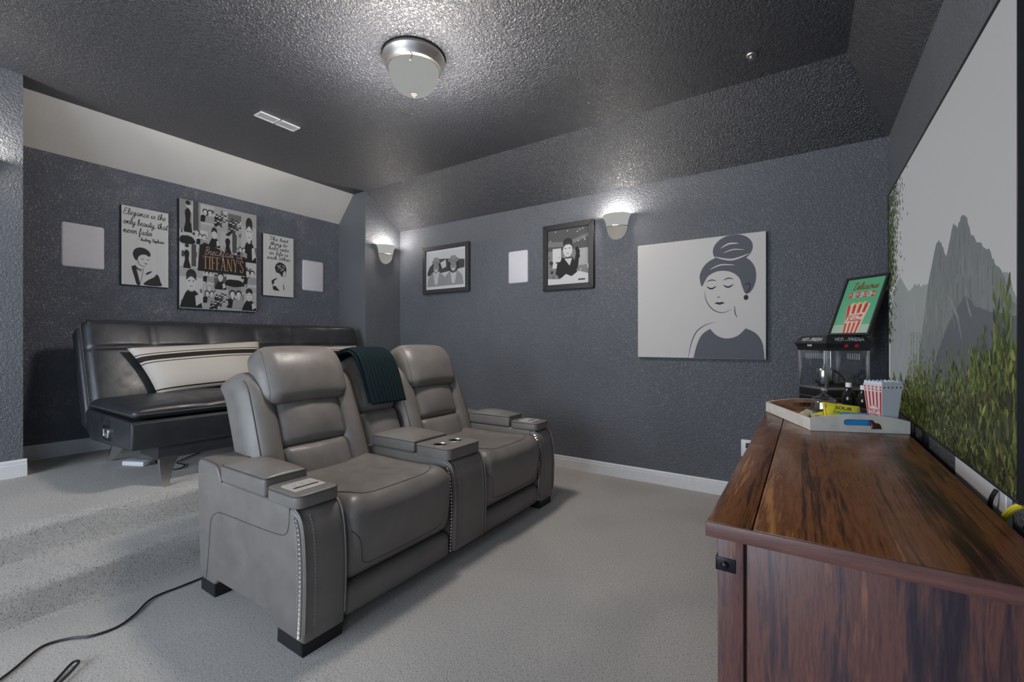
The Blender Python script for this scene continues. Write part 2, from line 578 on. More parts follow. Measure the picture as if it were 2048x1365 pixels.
class Print:
    """flat print; coordinates in metres on the panel: u to the right, v up; each layer a fraction of a millimetre above the last"""
    def __init__(self, origin, ud, vd):
        self.o = np.array(origin, float); self.u = np.array(ud, float); self.v = np.array(vd, float)
        self.n = np.cross(self.u, self.v); self.n /= np.linalg.norm(self.n)
        self.V, self.F, self.C = [], [], []
        self.clip = None
        self.k = 0
    def _p(self, q, layer):
        x, y = q
        if self.clip:
            x = min(max(x, self.clip[0]), self.clip[1]); y = min(max(y, self.clip[2]), self.clip[3])
        return self.o + self.u * x + self.v * y + self.n * (0.0006 + 0.00025 * layer + 0.000004 * (self.k % 58))
    def poly(self, pts, col, layer=1):
        self.k += 1
        tri = tessellate_polygon([[Vector((a, b, 0)) for a, b in pts]])
        n = len(self.V)
        self.V += [self._p(q, layer) for q in pts]
        for t in tri:
            a, b, c = [pts[i] for i in t]
            cr = (b[0] - a[0]) * (c[1] - a[1]) - (b[1] - a[1]) * (c[0] - a[0])
            t = t if cr > 0 else t[::-1]
            self.F.append(tuple(n + i for i in t)); self.C.append(col)
    def rect(self, x0, x1, y0, y1, col, layer=1):
        self.poly([(x0, y0), (x1, y0), (x1, y1), (x0, y1)], col, layer)
    def blob(self, cx, cy, rx, ry, col, layer=1, k=20, rot=0.0):
        c, s = math.cos(rot), math.sin(rot)
        self.poly([(cx + rx * math.cos(a) * c - ry * math.sin(a) * s, cy + rx * math.cos(a) * s + ry * math.sin(a) * c)
                   for a in [2 * math.pi * i / k for i in range(k)]], col, layer)
    def ribbon(self, pts, w, col, layer=1, taper=False):
        P = np.array(pts, float)
        d = np.gradient(P, axis=0)
        L = np.linalg.norm(d, axis=1, keepdims=True); L[L == 0] = 1
        nn = np.stack([-d[:, 1], d[:, 0]], 1) / L
        self.k += 1
        n0 = len(self.V)
        for i in range(len(P)):
            ww = w[i] if isinstance(w, (list, tuple)) else w
            if taper: ww = w * math.sin(math.pi * (0.06 + 0.88 * i / (len(P) - 1)))
            self.V.append(self._p(P[i] + nn[i] * ww / 2, layer)); self.V.append(self._p(P[i] - nn[i] * ww / 2, layer))
        for i in range(len(P) - 1):
            a = n0 + 2 * i
            self.F.append((a, a + 1, a + 3, a + 2)); self.C.append(col)
    def type(self, s, x, y, h, col, layer=2, align='LEFT', shear=0.0, sx=1.0, width=None, bold=0.0):
        v, f, w = letters(s, shear, bold)
        k = h / 0.70
        kx = k * sx
        if width: kx = width / w
        off = {'LEFT': 0, 'CENTER': -w * kx / 2, 'RIGHT': -w * kx}[align]
        n = len(self.V)
        self.V += [self._p((x + off + p[0] * kx, y + p[1] * k), layer) for p in v]
        for t in f:
            self.F.append(tuple(n + i for i in t)); self.C.append(col)
    def script(self, s, x, y, h, w, col, layer=2, align='LEFT', width=None, slant=0.18):
        st, adv = hand(s, slant)
        k = h
        kx = width / adv if width else k
        off = {'LEFT': 0, 'CENTER': -adv * kx / 2}[align]
        for q in st:
            self.ribbon([(x + off + p[0] * kx, y + p[1] * k) for p in q], w, col, layer)
    def build(self, name, mat, parent, label=None):
        return obj(name, (self.V, self.F, self.C), mat, parent, smooth=False, label=label)

_type_cache = {}
def letters(s, shear=0.0, bold=0.0):
    key = (s, shear, bold)
    if key in _type_cache: return _type_cache[key]
    cu = bpy.data.curves.new('type', 'FONT')
    cu.body = s; cu.shear = shear; cu.offset = bold
    cu.resolution_u = 3
    o = bpy.data.objects.new('type', cu)
    COL.objects.link(o)
    dg = bpy.context.evaluated_depsgraph_get()
    me = bpy.data.meshes.new_from_object(o.evaluated_get(dg))
    v = [(p.co.x, p.co.y) for p in me.vertices]
    f = []
    for p in me.polygons:
        q = list(p.vertices)
        a, b, c = v[q[0]], v[q[1]], v[q[2]]
        cr = (b[0] - a[0]) * (c[1] - a[1]) - (b[1] - a[1]) * (c[0] - a[0])
        f.append(tuple(q if cr > 0 else q[::-1]))
    bpy.data.objects.remove(o); bpy.data.curves.remove(cu); bpy.data.meshes.remove(me)
    x0 = min(p[0] for p in v); w = max(p[0] for p in v) - x0
    v = [(p[0] - x0, p[1]) for p in v]
    _type_cache[key] = (v, f, w)
    return _type_cache[key]

HAND = {
 'a': (.6, [[(.42,.42),(.25,.5),(.08,.3),(.12,.06),(.28,.03),(.42,.25),(.44,.48),(.42,.15),(.5,.02),(.6,.12)]]),
 'b': (.5, [[(0,.12),(.2,.55),(.24,.92),(.16,1.),(.1,.8),(.1,.1),(.22,0),(.36,.15),(.34,.38),(.24,.42),(.5,.38)]]),
 'c': (.42, [[(.36,.4),(.24,.5),(.08,.32),(.1,.08),(.25,0),(.42,.12)]]),
 'd': (.6, [[(.42,.42),(.25,.5),(.08,.3),(.12,.06),(.28,.03),(.42,.3),(.46,1.),(.42,.15),(.5,.02),(.6,.12)]]),
 'e': (.42, [[(0,.12),(.2,.2),(.33,.38),(.22,.5),(.08,.36),(.08,.12),(.22,0),(.42,.12)]]),
 'f': (.42, [[(0,.12),(.2,.5),(.28,.9),(.2,1.),(.12,.8),(.14,-.3),(.22,-.42),(.26,-.2),(.16,.05),(.42,.14)]]),
 'g': (.6, [[(.42,.42),(.25,.5),(.08,.3),(.14,.05),(.3,.08),(.43,.48),(.42,-.1),(.3,-.42),(.12,-.38),(.2,-.15),(.6,.12)]]),
 'h': (.6, [[(0,.12),(.2,.5),(.26,.9),(.18,1.),(.12,.8),(.12,.02),(.2,.32),(.34,.46),(.4,.36),(.4,.1),(.48,0),(.6,.12)]]),
 'i': (.34, [[(0,.12),(.12,.46),(.12,.1),(.2,0),(.34,.12)], [(.14,.68),(.17,.72)]]),
 'k': (.5, [[(0,.12),(.2,.5),(.24,.92),(.16,1.),(.12,.8),(.12,.02),(.2,.3),(.34,.46),(.3,.28),(.18,.24),(.36,.02),(.5,.12)]]),
 'l': (.36, [[(0,.12),(.2,.45),(.28,.85),(.2,1.),(.1,.85),(.1,.2),(.2,0),(.36,.12)]]),
 'n': (.62, [[(0,.12),(.1,.45),(.14,.46),(.14,.02),(.2,.3),(.34,.48),(.42,.4),(.42,.1),(.5,0),(.62,.12)]]),
 'o': (.55, [[(.3,.5),(.1,.4),(.08,.12),(.25,0),(.42,.15),(.4,.4),(.28,.5),(.36,.38),(.55,.4)]]),
 'p': (.5, [[(0,.12),(.1,.48),(.12,-.42),(.12,.3),(.26,.48),(.4,.35),(.34,.08),(.18,.02),(.5,.12)]]),
 'r': (.46, [[(0,.12),(.1,.5),(.16,.44),(.3,.44),(.28,.12),(.36,0),(.46,.12)]]),
 's': (.38, [[(0,.1),(.2,.5),(.28,.2),(.2,.02),(.06,.08)], [(.2,.02),(.38,.12)]]),
 't': (.38, [[(0,.12),(.16,.5),(.18,.85),(.16,.1),(.24,0),(.38,.12)], [(.02,.6),(.36,.64)]]),
 'u': (.62, [[(0,.12),(.1,.46),(.12,.1),(.25,.02),(.4,.2),(.43,.48),(.43,.12),(.5,0),(.62,.12)]]),
 'v': (.5, [[(0,.35),(.1,.46),(.16,.3),(.22,.02),(.36,.3),(.38,.48),(.5,.42)]]),
 'y': (.58, [[(0,.12),(.1,.46),(.12,.1),(.25,.03),(.4,.2),(.43,.48),(.42,-.1),(.3,-.42),(.14,-.38),(.22,-.12),(.58,.12)]]),
 'E': (.66, [[(.55,.85),(.35,1.),(.12,.85),(.2,.6),(.4,.54),(.1,.45),(.02,.2),(.2,0),(.5,.05),(.66,.2)]]),
 'A': (.64, [[(0,.05),(.15,.1),(.45,1.),(.5,.05),(.64,.12)], [(.2,.4),(.55,.42)]]),
 'H': (.7, [[(.05,.8),(.15,1.),(.15,.02)], [(.55,1.),(.5,.02),(.68,.12)], [(.1,.5),(.55,.55)]]),
 'T': (.6, [[(0,.8),(.1,1.),(.35,.92),(.65,1.)], [(.36,.94),(.32,.2),(.2,0),(.08,.1)]]),
 'B': (.62, [[(.2,.95),(.16,.02)], [(.03,.82),(.3,1.),(.52,.85),(.4,.58),(.22,.52),(.5,.4),(.5,.12),(.3,0),(.08,.06)]]),
 'D': (.76, [[(.22,.95),(.18,.05),(.4,0),(.7,.35),(.6,.85),(.3,1.),(.06,.85)]]),
 ',': (.2, [[(.1,.06),(.1,-.05),(.02,-.18)]]), '-': (.4, [[(.05,.3),(.3,.3)]]), ' ': (.36, []),
}
def hand(s, slant):
    x, out = 0.0, []
    for ch in s:
        adv, st = HAND[ch]
        for q in st:
            pts = smooth_path(q, 5) if len(q) > 2 else q
            out.append([(x + p[0] + slant * p[1], p[1]) for p in pts])
        x += adv
    return out, x

def person_shape(P, cx, cy, s, hair, skin, dress, layer):
    """a plain generic half-length figure"""
    P.poly([(cx - .5 * s, cy - .9 * s), (cx + .5 * s, cy - .9 * s), (cx + .42 * s, cy - .25 * s), (cx + .12 * s, cy - .1 * s), (cx - .12 * s, cy - .1 * s), (cx - .42 * s, cy - .25 * s)], dress, layer)
    P.rect(cx - .08 * s, cx + .08 * s, cy - .2 * s, cy + .05 * s, skin, layer + 1)
    P.blob(cx, cy + .28 * s, .24 * s, .28 * s, hair, layer + 1)
    P.blob(cx, cy + .2 * s, .17 * s, .23 * s, skin, layer + 2)

K = (0.012, 0.012, 0.014, 1)
W = (0.50, 0.49, 0.48, 1)
def G(v): return (v, v, v * 1.01, 1)

# ------------------------------------------------------------------ the room
YB, XP, XA, XC, HC, YR = 3.78, -4.162, -4.643, 0.452, 2.90, -2.45
Y0, Y1 = 0.63, 3.263            # the niche behind the sofa
PLAT, STEP1, STEP2 = 0.34, -3.03, -2.75
SB_Y, SB_Z = 3.268, 2.540       # sloped strip of ceiling over the far wall
SC_X = 0.203                    # sloped strip over the screen wall
T = 0.10

def struct(name, geo, mat, smooth=False, parent=None):
    o = obj(name, geo, mat, parent, smooth=smooth)
    if parent is None: o['kind'] = 'structure'
    return o

struct('floor', box(STEP2 - 0.3, XC + T, YR - T, YB + T, -T, 0), 'carpet')
# carpeted platform with one step, both edges rounded over
def nosing(x, z, r=0.045, k=6):
    return [(x - r + r * math.sin(math.radians(90 * i / k)), z - r + r * math.cos(math.radians(90 * i / k))) for i in range(k + 1)]
def carpet_strip(prof, y0, y1, n=60):
    """profile swept along y with a gently uneven pile"""
    V, F = [], []
    m = len(prof)
    for j in range(n + 1):
        y = y0 + (y1 - y0) * j / n
        for i, (x, z) in enumerate(prof):
            V.append((x + 0.004 * math.sin(y * 9 + i), y, z + 0.002 * math.sin(y * 13 + i * 2)))
    for j in range(n):
        for i in range(m - 1):
            F.append((j * m + i, j * m + i + 1, (j + 1) * m + i + 1, (j + 1) * m + i))
    return fix_normals(V, F)
prof = [(XA - T, PLAT)] + [(XA + (STEP1 - 0.05 - XA) * t, PLAT) for t in (0.02, 0.3, 0.6, 0.85)] + nosing(STEP1, PLAT) + [(STEP1 + 0.005, 0.22), (STEP1 + 0.012, 0.185), (STEP1 + 0.03, 0.172)] \
     + [(STEP1 + 0.12, 0.17), (STEP2 - 0.08, 0.17)] + nosing(STEP2, 0.17) + [(STEP2 + 0.004, 0.06), (STEP2 + 0.012, 0.015), (STEP2 + 0.03, 0.001), (STEP2 + 0.06, -0.02)]
plat = struct('floor_platform', carpet_strip(prof, YR - T, YB + T), 'carpet', smooth=True)

struct('wall_far', box(XP - T, XC + T, YB, YB + T, -T, HC + 0.2), 'wall_paint')
struct('wall_right', join(box(XC, XC + T, YR - T, -2.25, -T, HC + .2), box(XC, XC + T, -.55, YB, -T, HC + .2),
                          box(XC, XC + T, -2.25, -.55, -T, .65), box(XC, XC + T, -2.25, -.55, 2.25, HC + .2)), 'wall_paint')
struct('wall_left', box(XP - T, XP, YR - T, Y0, -T, HC + 0.2), 'wall_paint')
struct('wall_left_corner', box(XP - T, XP, Y1 + 0.012, YB, -T, HC + 0.2), 'wall_paint')
struct('wall_niche', box(XA - T, XA, Y0 - 0.1, Y1 + 0.1, -T, HC + 0.2), 'niche_paint')
struct('wall_niche_end', box(XA - T, XP, Y1, Y1 + 0.012, -T, HC + 0.2), 'smooth_paint')
struct('wall_niche_side', box(XA - T, XP - T, Y0 - 0.1, Y0, -T, HC + 0.2), 'smooth_paint')
# wall behind the camera with a wide window
WX0, WX1 = -4.0, -.6
struct('wall_behind', join(box(XP - T, WX0, YR - T, YR, -T, HC + .2), box(WX1, XC + T, YR - T, YR, -T, HC + .2),
                           box(WX0, WX1, YR - T, YR, -T, 0.5), box(WX0, WX1, YR - T, YR, 2.4, HC + .2)), 'wall_paint')
win = struct('window_1', join(box(WX0, WX0 + .06, YR - .06, YR, .5, 2.4), box(WX1 - .06, WX1, YR - .06, YR, .5, 2.4), box(WX0 + .06, WX1 - .06, YR - .06, YR, .5, .56),
                              box(WX0 + .06, WX1 - .06, YR - .06, YR, 2.34, 2.4), box(-2.33, -2.27, YR - .05, YR - .01, .56, 2.34)), 'white_trim')
for xa, xb in ((WX0 + .06, -2.33), (-2.27, WX1 - .06)):
    obj('pane', box(xa, xb, YR - .035, YR - .03, .56, 2.34), 'clear_glass', win, local=True, smooth=False)
win = struct('window_2', join(box(XC, XC + .06, -2.25, -2.19, .65, 2.25), box(XC, XC + .06, -.61, -.55, .65, 2.25), box(XC, XC + .06, -2.19, -.61, .65, .71),
                              box(XC, XC + .06, -2.19, -.61, 2.19, 2.25), box(XC + .01, XC + .05, -1.43, -1.37, .71, 2.19)), 'white_trim')
for ya, yb in ((-2.19, -1.43), (-1.37, -.61)):
    obj('pane', box(XC + .03, XC + .035, ya, yb, .71, 2.19), 'clear_glass', win, local=True, smooth=False)

ceil = struct('ceiling', box(XA - T, SC_X, YR - T, SB_Y, HC, HC + T), 'ceiling_paint')
# sloped strips of the ceiling, mitred where they meet
V = [(XP - T, SB_Y, HC), (SC_X, SB_Y, HC), (XC, YB, SB_Z), (XP - T, YB, SB_Z),
     (XP - T, SB_Y, HC + .1), (SC_X, SB_Y, HC + .1), (XC, YB, SB_Z + .1), (XP - T, YB, SB_Z + .1)]
struct('ceiling_slope_far', fix_normals(V, [(0, 1, 2, 3), (7, 6, 5, 4), (0, 4, 5, 1), (1, 5, 6, 2), (2, 6, 7, 3), (3, 7, 4, 0)]), 'ceiling_paint')
V = [(SC_X, YR - T, HC), (SC_X, SB_Y, HC), (XC, YB, SB_Z), (XC, YR - T, SB_Z),
     (SC_X, YR - T, HC + .1), (SC_X, SB_Y, HC + .1), (XC, YB, SB_Z + .1), (XC, YR - T, SB_Z + .1)]
struct('ceiling_slope_right', fix_normals(V, [(3, 2, 1, 0), (4, 5, 6, 7), (0, 4, 5, 1), (1, 5, 6, 2), (2, 6, 7, 3), (3, 7, 4, 0)]), 'ceiling_paint')
# pale sloped strip in the niche
bx, bz = -4.372, 2.575
struct('ceiling_slope_niche', prism([(XA - .02, bz - .005), (bx, HC), (XA - .02, HC + .02)], Y0 - .05, Y1 + .002, 'y'), 'band_paint')

# skirting with a stepped top
def skirting(name, a, b, z0, nrm, h=0.112, th=0.016):
    a, b = Vector(a), Vector(b)
    d = (b - a).normalized()
    n = Vector(nrm)
    pr = [(0, 0), (th, 0), (th, h * 0.72), (th * 0.72, h * 0.75), (th * 0.72, h * 0.9), (th * 0.35, h), (0, h)]
    V = [tuple(a + n * p + Vector((0, 0, z0 + q))) for p, q in pr] + [tuple(b + n * p + Vector((0, 0, z0 + q))) for p, q in pr]
    m = len(pr)
    F = [tuple(range(m)), tuple(range(2 * m - 1, m - 1, -1))] + [(i, (i + 1) % m, (i + 1) % m + m, i + m) for i in range(m)]
    return struct(name, fix_normals(V, F), 'white_trim')
skirting('baseboard_far', (STEP2 + 0.02, YB, 0), (XC, YB, 0), 0, (0, -1, 0))
skirting('baseboard_niche', (XA, Y0 + .02, 0), (XA, Y1, 0), PLAT - .004, (1, 0, 0))
skirting('baseboard_niche_end', (XA + .016, Y1, 0), (XP, Y1, 0), PLAT - .004, (0, -1, 0))
skirting('baseboard_left', (XP, -2.4, 0), (XP, Y0 + .016, 0), PLAT - .004, (1, 0, 0))
skirting('baseboard_niche_side', (XA, Y0, 0), (XP, Y0, 0), PLAT - .004, (0, 1, 0))
skirting('baseboard_right', (XC, -2.4, 0), (XC, YB - .02, 0), 0, (-1, 0, 0))

# ------------------------------------------------------------------ two-seat power recliner with centre console
RC = thing('recliner_loveseat', 'grey leather two-seat reclining sofa with a cup-holder console between the seats', 'recliner', (-2.0, 1.935, 0))
LE = 'grey_leather'
AF = [(-1.70, .558), (-1.635, .552), (-1.600, .530), (-1.578, .480), (-1.567, .40), (-1.563, .30), (-1.566, .18), (-1.575, .055)]
arm_prof = [(-2.445, .06), (-2.466, .40), (-2.470, .585), (-2.462, .617), (-2.44, .634), (-2.30, .628), (-2.262, .612), (-2.240, .580), (-2.228, .556)] + AF \
         + [(-1.755, .055), (-1.80, .095), (-2.26, .088), (-2.30, .06)]
con_prof = [(-2.30, .07), (-2.30, .558)] + AF[:-1] + [(-1.575, .07)]
YA = [(0.950, 1.135), (2.737, 2.920)]
YK = (1.800, 2.084)

def stud_row(y, n, parent):
    v = [(-.0082, -.0082, 0), (.0082, -.0082, 0), (.0082, .0082, 0), (-.0082, .0082, 0), (0, 0, .0075)]
    f = [(3, 2, 1, 0), (0, 1, 4), (1, 2, 4), (2, 3, 4), (3, 0, 4)]
    if 'stud' not in stud_row.__dict__:
        me = bpy.data.meshes.new('nailhead_stud'); me.from_pydata(v, [], f); me.materials.append(MATS['stud_metal']); stud_row.stud = me
    path = smooth_path([(p[0], p[1]) for p in AF[2:]], 8)
    L = [0]
    for a, b in zip(path, path[1:]): L.append(L[-1] + math.dist(a, b))
    strip = [(p[0] - .024, p[1]) for p in path[2:-2]]
    obj('stud_strip', sheet([[(p[0] - .0115, y - .0006, p[1]) for p in strip], [(p[0] + .0115, y - .0006, p[1]) for p in strip]], .0018), 'grey_piping', parent, smooth=False)
    for i in range(n):
        s = 0.012 + (L[-1] - 0.03) * i / (n - 1)
        k = max(j for j in range(len(L) - 1) if L[j] <= s)
        t = (s - L[k]) / (L[k + 1] - L[k])
        px = path[k][0] + (path[k + 1][0] - path[k][0]) * t; pz = path[k][1] + (path[k + 1][1] - path[k][1]) * t
        o = bpy.data.objects.new('nailhead_stud', stud_row.stud)
        COL.objects.link(o); o.parent = parent
        rc = Vector(parent_loc(parent))
        o.location = Vector((px - 0.024, y - 0.001, pz)) - rc
        o.rotation_euler = (math.radians(90), 0, math.radians(12))
def dashes(pts, rad=.0013, on=.0085, off=.005):
    """a sewn line: short thread tubes one after the other"""
    L = [0]
    for a, b in zip(pts, pts[1:]): L.append(L[-1] + math.dist(a, b))
    A = np.array(pts, float); out = []
    s = 0.0
    while s + on < L[-1]:
        q = [tuple(np.interp(t, L, A[:, k]) for k in range(3)) for t in (s, s + on / 2, s + on)]
        out.append(tube(q, rad, 4)); s += on + off
    return join(*out)
def parent_loc(p):
    return WM[p.name].to_translation()

arms = []
for k, (ya, yb) in enumerate(YA):
    a = obj('arm', prism(arm_prof, ya, yb, 'y', 0.014), LE, RC, angle=50)
    arms.append(a)
    lid = obj('storage_lid', rbox(-2.226, -1.842, ya - .004, yb + .004, .556, .636, .016, (14, 8, 3), dict(top=.030), p=2.2), LE, RC)
    lp = [(x, y, .632) for x, y in rrect(-2.224, -1.844, ya - .002, yb + .002, .016, 4)]
    obj('piping', tube(lp, .0035, 6, True), 'grey_piping', lid)
    pad = obj('control_pad', prism(rrect(-1.838, -1.606, ya - .003, yb + .003, .034), .553, .607, 'z', .008), LE, RC)
    obj('piping', tube([(x, y, .6015) for x, y in rrect(-1.8385, -1.6055, ya - .0035, yb + .0035, .034)], .003, 6, True), 'grey_piping', pad)
    pl = obj('control_plate', prism(rrect(-1.782, -1.662, ya + .028, yb - .024, .012), .6065, .610, 'z', .001, 1), 'silver_plate', pad)
    obj('slot', prism(rrect(-1.708, -1.696, ya + .040, yb - .038, .003, 3), .6098, .6108, 'z'), 'cup_black', pad)
    for q in range(3):
        obj('button', prism(rrect(-1.755, -1.735, ya + .048 + q * .032, ya + .070 + q * .032, .004, 3), .6098, .6112, 'z'), 'silver_plate', pad)
    stud_row(ya, 27, a)
    # welt along the front panel, both sides
    for yy in (ya + .006, yb - .006):
        obj('welt', tube([(p[0] + .002, yy, p[1]) for p in smooth_path(AF[1:], 5)[:-2]], .0042, 6), LE, a)
    obj('stitching', dashes([(p[0] + .0008, ya + .045, p[1]) for p in smooth_path(AF[2:], 5)[:-2]]), 'grey_stitch', a)
    obj('stitching', dashes([(p[0] - .046, ya - .0003, p[1] + .01) for p in smooth_path(AF[2:], 5)[:-3]]), 'grey_stitch', a)
    sp = smooth_path([(-2.371, ya, .075), (-2.345, ya, .22), (-2.324, ya, .355), (-2.268, ya, .405), (-2.186, ya, .417), (-1.95, ya, .424), (-1.743, ya, .434), (-1.682, ya, .453), (-1.664, ya, .50), (-1.661, ya, .552)], 6)
    obj('stitching', tube(sp, .0024, 6), 'grey_piping', a)
    tp = smooth_path([(-2.462, ya + .004, .58), (-2.455, ya + .004, .615), (-2.435, ya + .004, .632), (-2.31, ya + .004, .628), (-2.26, ya + .004, .612), (-2.236, ya + .004, .575), (-2.226, ya + .004, .55)], 5)
    obj('piping', tube(tp, .003, 6), 'grey_piping', a)
    for (xa, xb) in ((-1.76, -1.585), (-2.44, -2.30)):
        obj('foot', prism([(xa, 0), (xb, 0), (xb - .004, .062), (xa + .004, .062)], ya + .004, yb - .004, 'y', .004, 1), 'black_foot', RC)

# seats
def seat_warp(yc, hw):
    def w(P):
        x, y, z = P[:, 0].copy(), P[:, 1], P[:, 2].copy()
        t = np.clip((z - .20) / .33, 0, 1)
        u = (y - yc) / hw
        # front face leans in towards the floor and bulges
        fr = np.clip((x + 1.75) / .2, 0, 1)
        P[:, 0] = x - fr * (0.028 * (1 - t) ** 1.5) + fr * 0.012 * np.sin(np.pi * t)
        top = np.clip((z - .44) / .08, 0, 1)
        # raised bolsters at both sides and at the front, a shallow dip to sit in
        dip = np.exp(-((x + 1.93) / .20) ** 2) * (1 - np.abs(u) ** 3)
        P[:, 2] = z + top * (0.016 * np.exp(-((np.abs(u) - .78) / .16) ** 2) - 0.020 * dip)
        P[:, 2] += top * 0.010 * np.exp(-((x + 1.66) / .07) ** 2)
        return P
    return w
for k, (ya, yb) in enumerate([(1.139, 1.796), (2.088, 2.733)]):
    yc, hw = (ya + yb) / 2, (yb - ya) / 2
    st = obj('seat_cushion', rbox(-2.26, -1.563, ya, yb, .185, .512, .058, (22, 26, 12), dict(top=.022, front=.012), seat_warp(yc, hw), m=4), LE, RC, angle=180)
    # seams: front edge of the seating panel, side seams on the front face
    def ztop(x, y):
        u = (y - yc) / hw
        e = (1 - min(1, abs((x + 1.9115) / .3485)) ** 2) * (1 - min(1, abs(u)) ** 2)
        return .512 + .022 * e + 0.016 * math.exp(-((abs(u) - .78) / .16) ** 2) - .020 * math.exp(-((x + 1.93) / .2) ** 2) * (1 - abs(u) ** 3) + .010 * math.exp(-((x + 1.66) / .07) ** 2)
    pth = [(-2.12, yc - .27), (-1.95, yc - .275), (-1.78, yc - .272), (-1.665, yc - .25), (-1.628, yc - .19), (-1.618, yc), (-1.628, yc + .19), (-1.665, yc + .25), (-1.78, yc + .272), (-1.95, yc + .275), (-2.12, yc + .27)]
    obj('piping', tube([(p[0], p[1], ztop(p[0], p[1]) - .0005) for p in smooth_path(pth, 6)], .0028, 6), 'grey_piping', st)
    for s in (-1, 1):
        fp = smooth_path([(yc + s * .306, .412), (yc + s * .300, .405), (yc + s * .286, .388), (yc + s * .272, .362), (yc + s * .263, .33), (yc + s * .257, .295), (yc + s * .248, .265), (yc + s * .228, .248), (yc + s * .19, .243), (yc + s * .1, .241), (yc, .240)], 6)
        def xf(y, z):
            t = min(1, max(0, (z - .2) / .33)); u = (y - yc) / hw; w_ = (z - .3485) / .1635
            ed = max(0, abs(y - yc) - (hw - .058)) ; xr = -.058 + math.sqrt(max(0, .058 ** 2 - ed ** 2))
            return -1.563 + xr + .012 * (1 - u * u) * (1 - min(1, abs(w_)) ** 2) - .028 * (1 - t) ** 1.5 + .012 * math.sin(math.pi * t)
        obj('piping', tube([(xf(a_, b_) + .0006, a_, b_) for a_, b_ in fp], .0022, 6), 'grey_piping', st)
    obj('footrest_panel', rbox(-1.90, -1.583, ya + .002, yb - .002, .048, .178, .034, (4, 14, 5), dict(front=.016)), LE, RC, angle=180)

# console
con = obj('console_body', prism(con_prof, YK[0] + .002, YK[1] - .002, 'y', .014), LE, RC, angle=50)
stud_row(YK[0] + .002, 27, con)
for yy in (YK[0] + .008, YK[1] - .008):
    obj('welt', tube([(p[0] + .002, yy, p[1]) for p in smooth_path(AF[1:], 5)[:-2]], .0042, 6), LE, con)
for yy in (YK[0] + .045, YK[1] - .03):
    obj('stitching', dashes([(p[0] + .0008, yy, p[1]) for p in smooth_path(AF[2:], 5)[:-2]]), 'grey_stitch', con)
lid = obj('console_lid', rbox(-2.235, -1.868, YK[0] - .002, YK[1] + .002, .558, .624, .016, (14, 10, 3), dict(top=.032), p=2.4), LE, RC)
obj('piping', tube([(x, y, .620) for x, y in rrect(-2.233, -1.870, YK[0], YK[1], .016, 4)], .0032, 6, True), 'grey_piping', lid)
def pad_with_cups(x0, x1, y0, y1, z0, z1, r, cups, cr, depth):
    outer = rrect(x0, x1, y0, y1, r, 6)
    loops = [outer] + [[(cx + cr * math.cos(2 * math.pi * i / 28), cy + cr * math.sin(2 * math.pi * i / 28)) for i in range(28)] for cx, cy in cups]
    V = []; F = []
    flat = [p for l in loops for p in l]
    for p in flat: V.append((p[0], p[1], z1))
    for t in tessellate_polygon([[Vector((a, b, 0)) for a, b in l] for l in loops]): F.append(tuple(t))
    n0 = len(V); m = len(outer)
    V += [(p[0], p[1], z0) for p in outer]
    for i in range(m): F.append((i, n0 + i, n0 + (i + 1) % m, (i + 1) % m))
    F.append(tuple(range(n0, n0 + m)))
    bm = fix_normals(V, F)
    return bm
cups = [(-1.735, YK[0] + .075), (-1.735, YK[1] - .078)]
cp = obj('cup_holder_pad', pad_with_cups(-1.864, -1.604, YK[0] - .002, YK[1] + .002, .552, .612, .036, cups, .040, .06), LE, RC, angle=30)
obj('piping', tube([(x, y, .608) for x, y in rrect(-1.8645, -1.6035, YK[0] - .0025, YK[1] + .0025, .036)], .003, 6, True), 'grey_piping', cp)
for cx, cy in cups:
    c = obj('cup_holder', lathe([(.0405, .6125), (.0385, .606), (.037, .575), (.036, .5535), (.0, .5535)], 28, (cx, cy)), 'cup_black', cp)
    obj('rim', lathe([(.0375, .609), (.039, .614), (.044, .6145), (.046, .612)], 32, (cx, cy)), 'nickel', c)

# backs: s runs up the slope, t stands off its front
BA = math.radians(21.0)
BO = (-2.184, .43)
def back_w(P):
    P = np.asarray(P, float)
    t, y, s = P[:, 0].copy(), P[:, 1], P[:, 2].copy()
    # upper back curves gently backwards
    return np.stack([BO[0] - s * math.sin(BA) + t * math.cos(BA), y, BO[1] + s * math.cos(BA) + t * math.sin(BA)], 1)
def bpt(t, y, s):
    return tuple(back_w(np.array([[t, y, s]]))[0])

